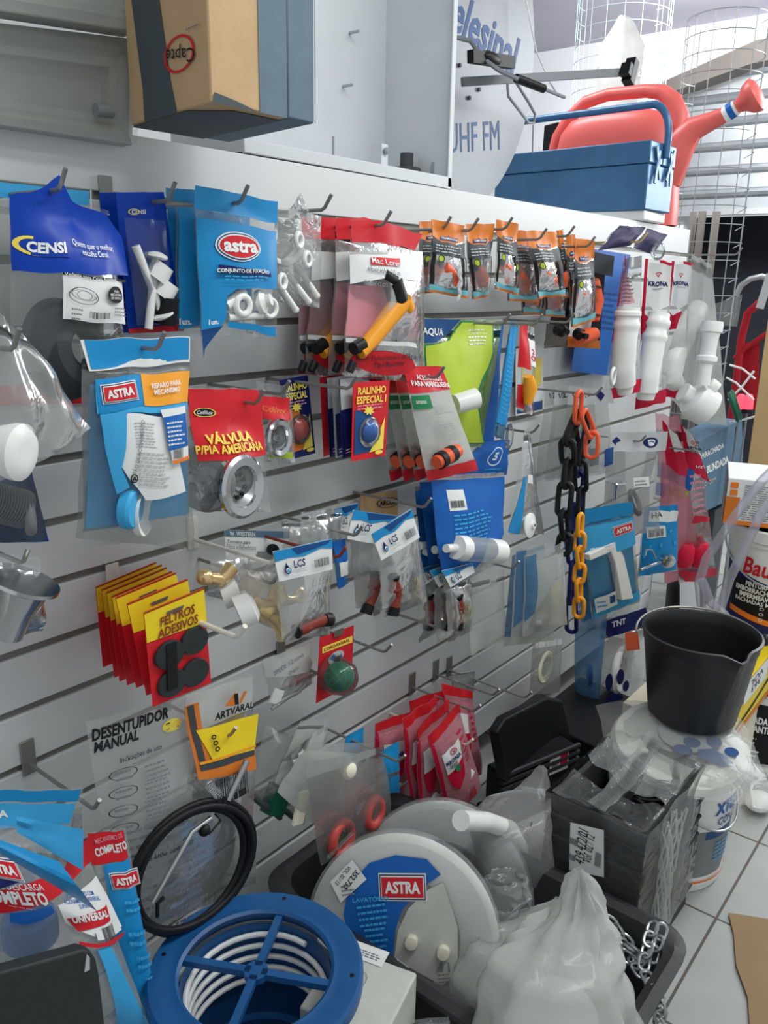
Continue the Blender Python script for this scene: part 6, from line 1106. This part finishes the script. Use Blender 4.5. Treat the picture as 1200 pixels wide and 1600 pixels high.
# black open tool boxes under the wall
zk = .17; a, c_ = PZ(786, 1212, zk), PZ(902, 1164, zk); ex = (c_-a); ey = V((-ex.y, ex.x, 0)).normalized()*.07
r = thing('tool_case', 'black plastic tool case with raised lid, under the wall right of the red packs', 'tool case', a-Z*.14+ex/2)
b = B(); b.hexa(bx8(a-Z*.14, ex, ey, .14), 'black'); b.obj('case_body', r, bev=.006)
b = B(); [b.tube([a+ex*-.02-ey*.03-Z*(.0+.022*k), a+ex*1.02-ey*.03-Z*(.022*k)], .008, 'binblack', 8) for k in range(3)]; b.obj('front_ridges', r)
b = B(); lid = [P(x, y, .19) for x, y in ((762, 1140), (776, 1118), (842, 1086), (866, 1090), (884, 1160), (888, 1182), (776, 1216))]; b.prism(lid, (0, -.03, 0), 'black'); b.obj('open_lid', r, bev=.006)
S = Sheet([a+ex*.60-ey*.08, a+ex*.86-ey*.08, a+ex*.86-ey*.08-Z*.06, a+ex*.60-ey*.08-Z*.06], 0, 0, 1, 0, 0); printed(S, r, [('r', 'paper', 0, 0, 1, 1), ('r', 'crimson', .55, .25, .95, 1), ('b', 'ink', .1, .4, .45, .7)], 'price_sticker', label='white and red sticker')
b = B(); b.hexa(bx8(a-Z*.169-ey*.2-ex*.02, ex*1.06, ey*1.6, .027), 'black'); b.obj('case_stack', None, bev=.005, label='black plastic case under the open tool case', cat='tool case')
b = B(); b.hexa([V((2.22, -.36, .001)), V((2.6, -.36, .001)), V((2.6, -.06, .001)), V((2.22, -.06, .001)), V((2.22, -.36, .1)), V((2.6, -.36, .1)), V((2.6, -.06, .12)), V((2.22, -.06, .12))], 'black'); b.obj('dark_crate', None, bev=.006, label='black low crate in the shade under the paw print seat bags', cat='crate')
# blue cable reel
cR = PZ(400, 1514, .40); r = thing('cable_reel', 'blue plastic reel lying flat with white cable wound inside', 'cable reel', V((cR.x, cR.y, .16)))
Ro = .178
b = B(); b.lathe([(Ro*.72, -.012), (Ro*.70, .0), (Ro*.73, .004), (Ro*.80, .001), (Ro*.85, .004), (Ro*.97, .004), (Ro, -.002), (Ro, -.022), (Ro*.95, -.03), (Ro*.74, -.02), (Ro*.72, -.012)], cR, (0, 0, 1), 'reelblue', 60)
for k in range(4):
    t = math.radians(20+45*2*k+8); b.bar(cR+V((math.cos(t)*.01, math.sin(t)*.01, -.008)), cR+V((math.cos(t)*Ro*.73, math.sin(t)*Ro*.73, -.008)), .013, .012, 'reelblue')
b.lathe([(.0, -.002), (.02, -.002), (.02, -.014), (0, -.014)], cR, (0, 0, 1), 'reelblue', 20); b.obj('flange', r)
b = B(); b.lathe([(Ro*.70, -.02), (Ro*.68, -.12), (Ro*.70, -.22)], cR, (0, 0, 1), 'reelblue', 50, cap=False); b.obj('hub_drum', r)
b = B(); b.lathe([(Ro*.62, -.222), (Ro, -.222), (Ro, -.24), (Ro*.62, -.24), (Ro*.62, -.222)], cR, (0, 0, 1), 'reelblue', 50); b.obj('lower_flange', r)
b = B(); pts = []
for k in range(32*5): t = 2*PI*k/32; pts.append(cR+V((math.cos(t)*Ro*.655, math.sin(t)*Ro*.655, -.035-.024*k/32)))
b.tube(pts, .005, 'white', 8); b.obj('inner_cable', r, 'white cable loops seen through the flange')
b = B(); pts = []
for k in range(24*12): t = 2*PI*k/24; pts.append(cR+V((math.cos(t)*Ro*.86, math.sin(t)*Ro*.86, -.045-.013*k/24)))
b.tube(pts, .0065, 'white', 6); b.obj('wound_cable', r, 'white cable wound round the reel')
for t in (.5, 2.1, 3.7, 5.3): b = B(); b.lathe([(.004, .0045), (0, .0048)], cR+V((math.cos(t)*Ro*.9, math.sin(t)*Ro*.9, 0)), (0, 0, 1), 'black', 10); b.obj('flange_hole', r)
B().box((cR.x, cR.y+.02, .0795), (.30, .26, .157), 'binblack').obj('reel_stand', None, bev=.004, label='low dark box under the blue cable reel', cat='box')
# white carton beside the reel
zq_ = .33; cN, cR1, cL = PZ(612, 1600, zq_), PZ(652, 1520, zq_), PZ(545, 1452, zq_)
ex, ey = (cR1-cN), (cL-cR1); ey = ey-ex*(ey.dot(ex)/ex.length_squared); o = cN-Z*(zq_-.002)
r = thing('carton', 'dirty white carton with faint stamp right of the blue cable reel', 'box', o+(ex+ey)/2)
o_ = cR1+ey-Z*(zq_-.002); b = B(); b.hexa([p for p in (o_, o_-ex*1.3, o_-ex*1.3-ey, o_-ey)]+[p+Z*(zq_-.002) for p in (o_, o_-ex*1.3, o_-ex*1.3-ey, o_-ey)], 'dirtywhite'); b.obj('carton_body', r, bev=.004)
S = Sheet([cR1+ey, cR1, cR1-ex*1.3, cR1+ey-ex*1.3], 0, 0, 1, 0, 0)
printed(S, r, [('R', 'paper', 556, 1470, 596, 1512), ('L', 'greyink', 556, 1480, 596, 1506, 3), ('C', 'greyink', 560, 1532, 14, 16, .08), ('t', 'greyink', 'OFICIAL', *S.U(560, 1532), .11, .03, 0, .0), ('q', 'greyink', [S.U(620, 1500), S.U(640, 1514), S.U(639, 1516), S.U(619, 1502)])], 'top_print', cuts=0)
# black slab at lower left
S = Sheet([(-40, 1530), (150, 1472), (170, 1650), (-40, 1680)], .40, 0, 1, 0, 0); b = B(); pl = []
for u, v in ((-.0, .0), (1, .0), (1.0, .72), (.985, .86), (.95, .93), (.88, .965), (.78, .965), (0, .99)): pl.append(S(u, v))
b.prism(pl, -S.n*.02, 'slab'); r = thing('plastic_tray', 'black rounded plastic tray back with a slot, lower left corner', 'tray', S(.5, 0)); b.obj('tray_back', r, bev=.003)
b = B(); p = S.at(135, 1505); b.prism([p-S.X*.004-S.Z*.012, p+S.X*.004-S.Z*.010, p+S.X*.005+S.Z*.008, p+S.X*.001+S.Z*.014], S.n*.001, 'lgrey'); b.obj('slot', r, 'pale slot seen through the panel')
# cardboard and litter on the floor
b = B(); pl = [PZ(x, y, .004) for x, y in ((1138, 1428), (1215, 1440), (1215, 1620), (1172, 1620), (1168, 1560), (1150, 1510), (1146, 1460))]; b.prism(pl, (0, 0, .004), 'cardboard'); b.obj('cardboard_sheet', None, label='flat piece of brown cardboard lying on the tiles at the right', cat='cardboard')
b = B(); c = PZ(1186, 1252, .03); b.ell(c, (.05, .04, .025), 'white', 14); b.tube([c+V((-.06, 0, .01)), c+V((-.03, .02, .04)), c+V((.02, .03, .03))], .004, 'white', 8); b.obj('litter_bundle', None, label='small white bundle on the floor at the right edge', cat='bundle')

# ================================================================= right side and background
XR = 2.72; cD = (XR, -.64)
af = math.radians(191)
drum(cD, .001, .43, .165, 'white paint drum with black label, lower of the two stacked at the right edge', 'lgrey', [('r', 'black', 0, 0, 1, .62), ('r', 'plastic_white', 0, .62, 1, 1), ('t', 'red', 'Bautec', .40, .80, .56, .2, 0, .008, .2), ('t', 'white', 'PINTURA\nEMBORRACHADA\nIMPERMEABILIZANTE', .38, .46, .52, .24, 0, .02), ('l', 'white', .14, .04, .6, .3, 6)], af)
drum(cD, .445, .345, .165, 'white paint drum with dark blue label, upper of the two stacked at the right edge', 'plastic_white', [('q', 'navy', [(0, 0), (1, 0), (1, .56), (.5, .60), (.2, .70), (0, .86)]), ('q', 'orange', [(.1, .2), (1, .04), (1, .10), (.1, .27)]), ('q', 'black', [(.1, .28), (1, .12), (1, .52), (.5, .56), (.1, .66)]), ('t', 'red', 'Bautec', .44, .80, .46, .20, 0, .008, .2), ('t', 'white', 'PINTURA\nEMBORRACHADA\nIMPERMEÁVEL', .36, .52, .40, .20, 0, .02), ('t', 'white', 'FACHADAS MAIS', .36, .385, .38, .05, 0, .01)]+[('c', 'white', .42, .33-.065*k, .018, .02, .3) for k in range(3)], af)
zb2 = .86; n_, l_, r_ = PZ(1127, 742, 1.09), None, None
c0 = PX(1127, 832, 2.52); c0.z = .812; hC = PX(1127, 745, 2.52).z-c0.z
r = thing('carton', 'white and orange carton standing on the upper paint drum at the right edge', 'box', c0)
ex = V((.42, -.22, 0)).normalized(); ex = V((.30, -.954, 0)); ey = V((.954, .30, 0)); ex, ey = ex*.30, ey*.26
b = B(); b.hexa(bx8(c0, ex, ey, hC), 'paper'); b.obj('carton_body', r, bev=.003)
F = Face(c0, ex, Z*hC); printed(F, r, [('r', 'tram', 0, .05, .13, .6), ('r', 'orange', 0, 0, 1, .09), ('r', 'orange', .03, .8, .1, .92), ('r', 'orange', .03, .64, .1, .76), ('l', 'greyink', .16, .12, .75, .9, 16)], 'front_print', cuts=0)
F = Face(c0+ey, -ey, Z*hC); printed(F, r, [('r', 'grey', 0, 0, 1, 1), ('r', 'tram', .8, 0, 1, .6)], 'side_print', cuts=0)
b = B(); b.box(V((cD[0], cD[1], .8045)), (.26, .26, .012), 'black'); b.obj('drum_pad', None, label='black flat pad between the upper paint drum and the white carton', cat='pad')
# clear hoses
r = thing('clear_hose', 'coiled clear plastic hose hanging in front of the paint drums', 'hose', PX(1100, 1000, 2.6))
hs = [[(1215, 728), (1190, 752), (1160, 790), (1128, 836), (1104, 872), (1092, 910), (1096, 950)], [(1215, 765), (1190, 800), (1166, 852), (1140, 905), (1126, 950), (1124, 985), (1140, 1000)], [(1096, 905), (1110, 940), (1130, 960)], [(1150, 985), (1128, 955), (1110, 975), (1104, 1000)]]
for h in hs:
    pts = [PX(x, y, 2.40+.01*i) for i, (x, y) in enumerate(h)]; pp = []
    for i in range(len(pts)-1):
        for j in range(5): pp.append(pts[i].lerp(pts[i+1], j/5))
    B().tube(pp+[pts[-1]], .0135, 'hose_clear', 12).obj('hose_loop', r)
# grey blue box with lettering beyond the wall end
q_ = [(1092, 690), (1158, 656), (1162, 770), (1100, 800)]
r, S = card('sign_box', 'grey blue box with white lettering beyond the end of the wall', 'box', q_, .10, [('T', 'white', 'BORRACHADA', 1110, 706, 44, 9, 0, .01), ('T', 'white', 'REDE BLINDADA', 1112, 730, 56, 12, 0, .02), ('T', 'lgrey', 'USO COM', 1106, 754, 24, 7, 0, .01), ('q', 'greyblue', [(.7, .3), (1, .5), (1, 1), (.85, .95)])], 'greyblue', th=.12)
b = B(); p = S(.5, 0, 0, -.06); b.box((p.x, p.y, (p.z-.02)/2), (.2, .1, p.z-.03), 'dgrey'); b.obj('box_stand', r)
# pine post
b = B(); p0, p1 = PX(1180, 640, 3.3), PX(1216, 640, 3.3); zt_ = PX(1180, 422, 3.3).z; b.hexa([V((3.3, p0.y, 0)), V((3.3, p1.y, 0)), V((3.36, p1.y, 0)), V((3.36, p0.y, 0)), V((3.3, p0.y, zt_)), V((3.3, p1.y, zt_+.01)), V((3.36, p1.y, zt_+.01)), V((3.36, p0.y, zt_))], 'pine')
r = thing('pine_post', 'pale pine post with a grey bracket at the right edge', 'post', V((3.33, (p0.y+p1.y)/2, 0))); b.obj('post', r, bev=.002)
b = B(); b.bar(PX(1204, 428, 3.29), PX(1187, 482, 3.29), .028, .006, 'lgrey', V((1, 0, 0))); b.obj('bracket', r, 'light grey metal bracket')
# wire mesh rolls
def roll(c, R, z0, z1, a0, a1, nz_, na, mat, label, rad=.0022):
    b = B(); A = [a0+(a1-a0)*k/18 for k in range(19)]
    for i in range(nz_+1): z = z0+(z1-z0)*i/nz_; b.tube([V((c[0]+R*math.cos(a), c[1]+R*math.sin(a), z)) for a in A]+[V((c[0]+R*.8*math.cos(a1-.05), c[1]+R*.8*math.sin(a1-.05), z-.02))], rad, mat, 5)
    for i in range(na+1): a = a0+(a1-a0)*i/na; b.tube([V((c[0]+R*math.cos(a), c[1]+R*math.sin(a), z0)), V((c[0]+R*math.cos(a), c[1]+R*math.sin(a), z1))], rad, mat, 5)
    o = b.obj('wire_mesh_roll', None, label=label, cat='wire mesh'); return o
roll((4.05, .17), .17, .0, 2.62, math.radians(60), math.radians(300), 34, 8, 'zinc', 'tall galvanised wire mesh roll standing beyond the wall end')
roll((4.7, .95), .25, .0, 3.05, math.radians(80), math.radians(330), 40, 12, 'wiregreen', 'pale green wire mesh roll standing behind the galvanised one', .002)
# tall slats in the dark opening, red barrow parts, green hose, lamps
for k, (x, yy, X_) in enumerate(((1098, 0, 4.6), (1118, 0, 4.6), (1080, 0, 4.6))):
    p = PX(x, 330, X_); B().box((X_+.02*k, p.y, p.z/2), (.02, .035, p.z), 'hood').obj('wood_lath', None, label=('thin wooden lath beyond the wire mesh roll, middle of three', 'thin wooden lath beyond the wire mesh roll, right of three', 'thin wooden lath beyond the wire mesh roll, left of three')[k], cat='lath')
r = thing('hand_truck', 'red tubular hand truck beyond the white siphon bag', 'hand truck', V((4.3, -.02, 0)))
b = B(); b.tube([PX(1192, 468, 4.3), PX(1168, 490, 4.3), PX(1158, 530, 4.3), PX(1150, 600, 4.3), PX(1138, 690, 4.3), V((4.3, .05, .02))], .018, 'dred', 12); b.tube([PX(1200, 520, 4.3), PX(1170, 540, 4.3), PX(1148, 560, 4.3)], .012, 'dred', 10); b.obj('tube_frame', r)
b = B(); b.hexa([PX(1158, 640, 4.35), PX(1185, 640, 4.35), PX(1185, 640, 4.38), PX(1158, 640, 4.38), PX(1160, 535, 4.35), PX(1187, 535, 4.35), PX(1187, 535, 4.38), PX(1160, 535, 4.38)], 'dred'); b.obj('red_plate', r)
for k, x in enumerate((1157, 1169)):
    b = B(); p = PX(x, 632, 3.9); b.lathe([(.022, -.02), (.022, .0), (.02, .03), (.012, .045), (0, .048)], p, (0, 0, 1), 'ledred', 16); b.lathe([(.024, -.035), (.024, -.02), (0, -.02)], p, (0, 0, 1), 'black', 16); b.tube([p-Z*.03, V((p.x, p.y, .0))], .005, 'grey', 8); b.obj('signal_lamp', None, label=('small red signal lamp on a thin stand near the pine post, left of two', 'small red signal lamp on a thin stand near the pine post, right of two')[k], cat='lamp')
r = thing('garden_hose', 'coil of dark green garden hose beyond the white siphon bag', 'hose', P(1146, 660, .15))
b = B(); [b.ring(P(1146, 636, .15)+V((.012*k, 0, .006*(k % 2))), V((.3, -.8, .35)), .062-.004*(k % 3), .008, 'dgreen', 30, 8) for k in range(5)]; b.obj('hose_coil', r)
b = B(); [b.tube([PX(x, y, 3.85) for x, y in pts], .005, 'white', 6) for pts in ([(1135, 590), (1150, 598), (1178, 625)], [(1140, 570), (1160, 576), (1180, 592)], [(1138, 625), (1158, 606), (1178, 580)], [(1140, 660), (1165, 655), (1182, 650)])]; b.obj('wire_basket', None, label='white wire basket pieces beyond the white siphon bag', cat='basket')
r = thing('metal_tub', 'galvanised round tub rim seen beyond the wall end, left of the pine post', 'tub', PX(1175, 470, 4.2)); b = B(); b.tube([PX(x, y, 4.2) for x, y in ((1150, 462), (1158, 446), (1172, 436), (1190, 432), (1205, 436))], .014, 'zinc', 10); b.obj('rim', r)

# ---------------------------------------------------------------- groups for repeats of one kind
_k = {}
for o in list(scene.objects):
    if o.parent is None and o.get('label'): _k.setdefault(o.name.split('.')[0], []).append(o)
for nm, os_ in _k.items():
    if len(os_) > 1:
        w = nm.replace('_', ' ')
        for o in os_:
            if not o.get('group'): o['group'] = w+'s of the shop display'
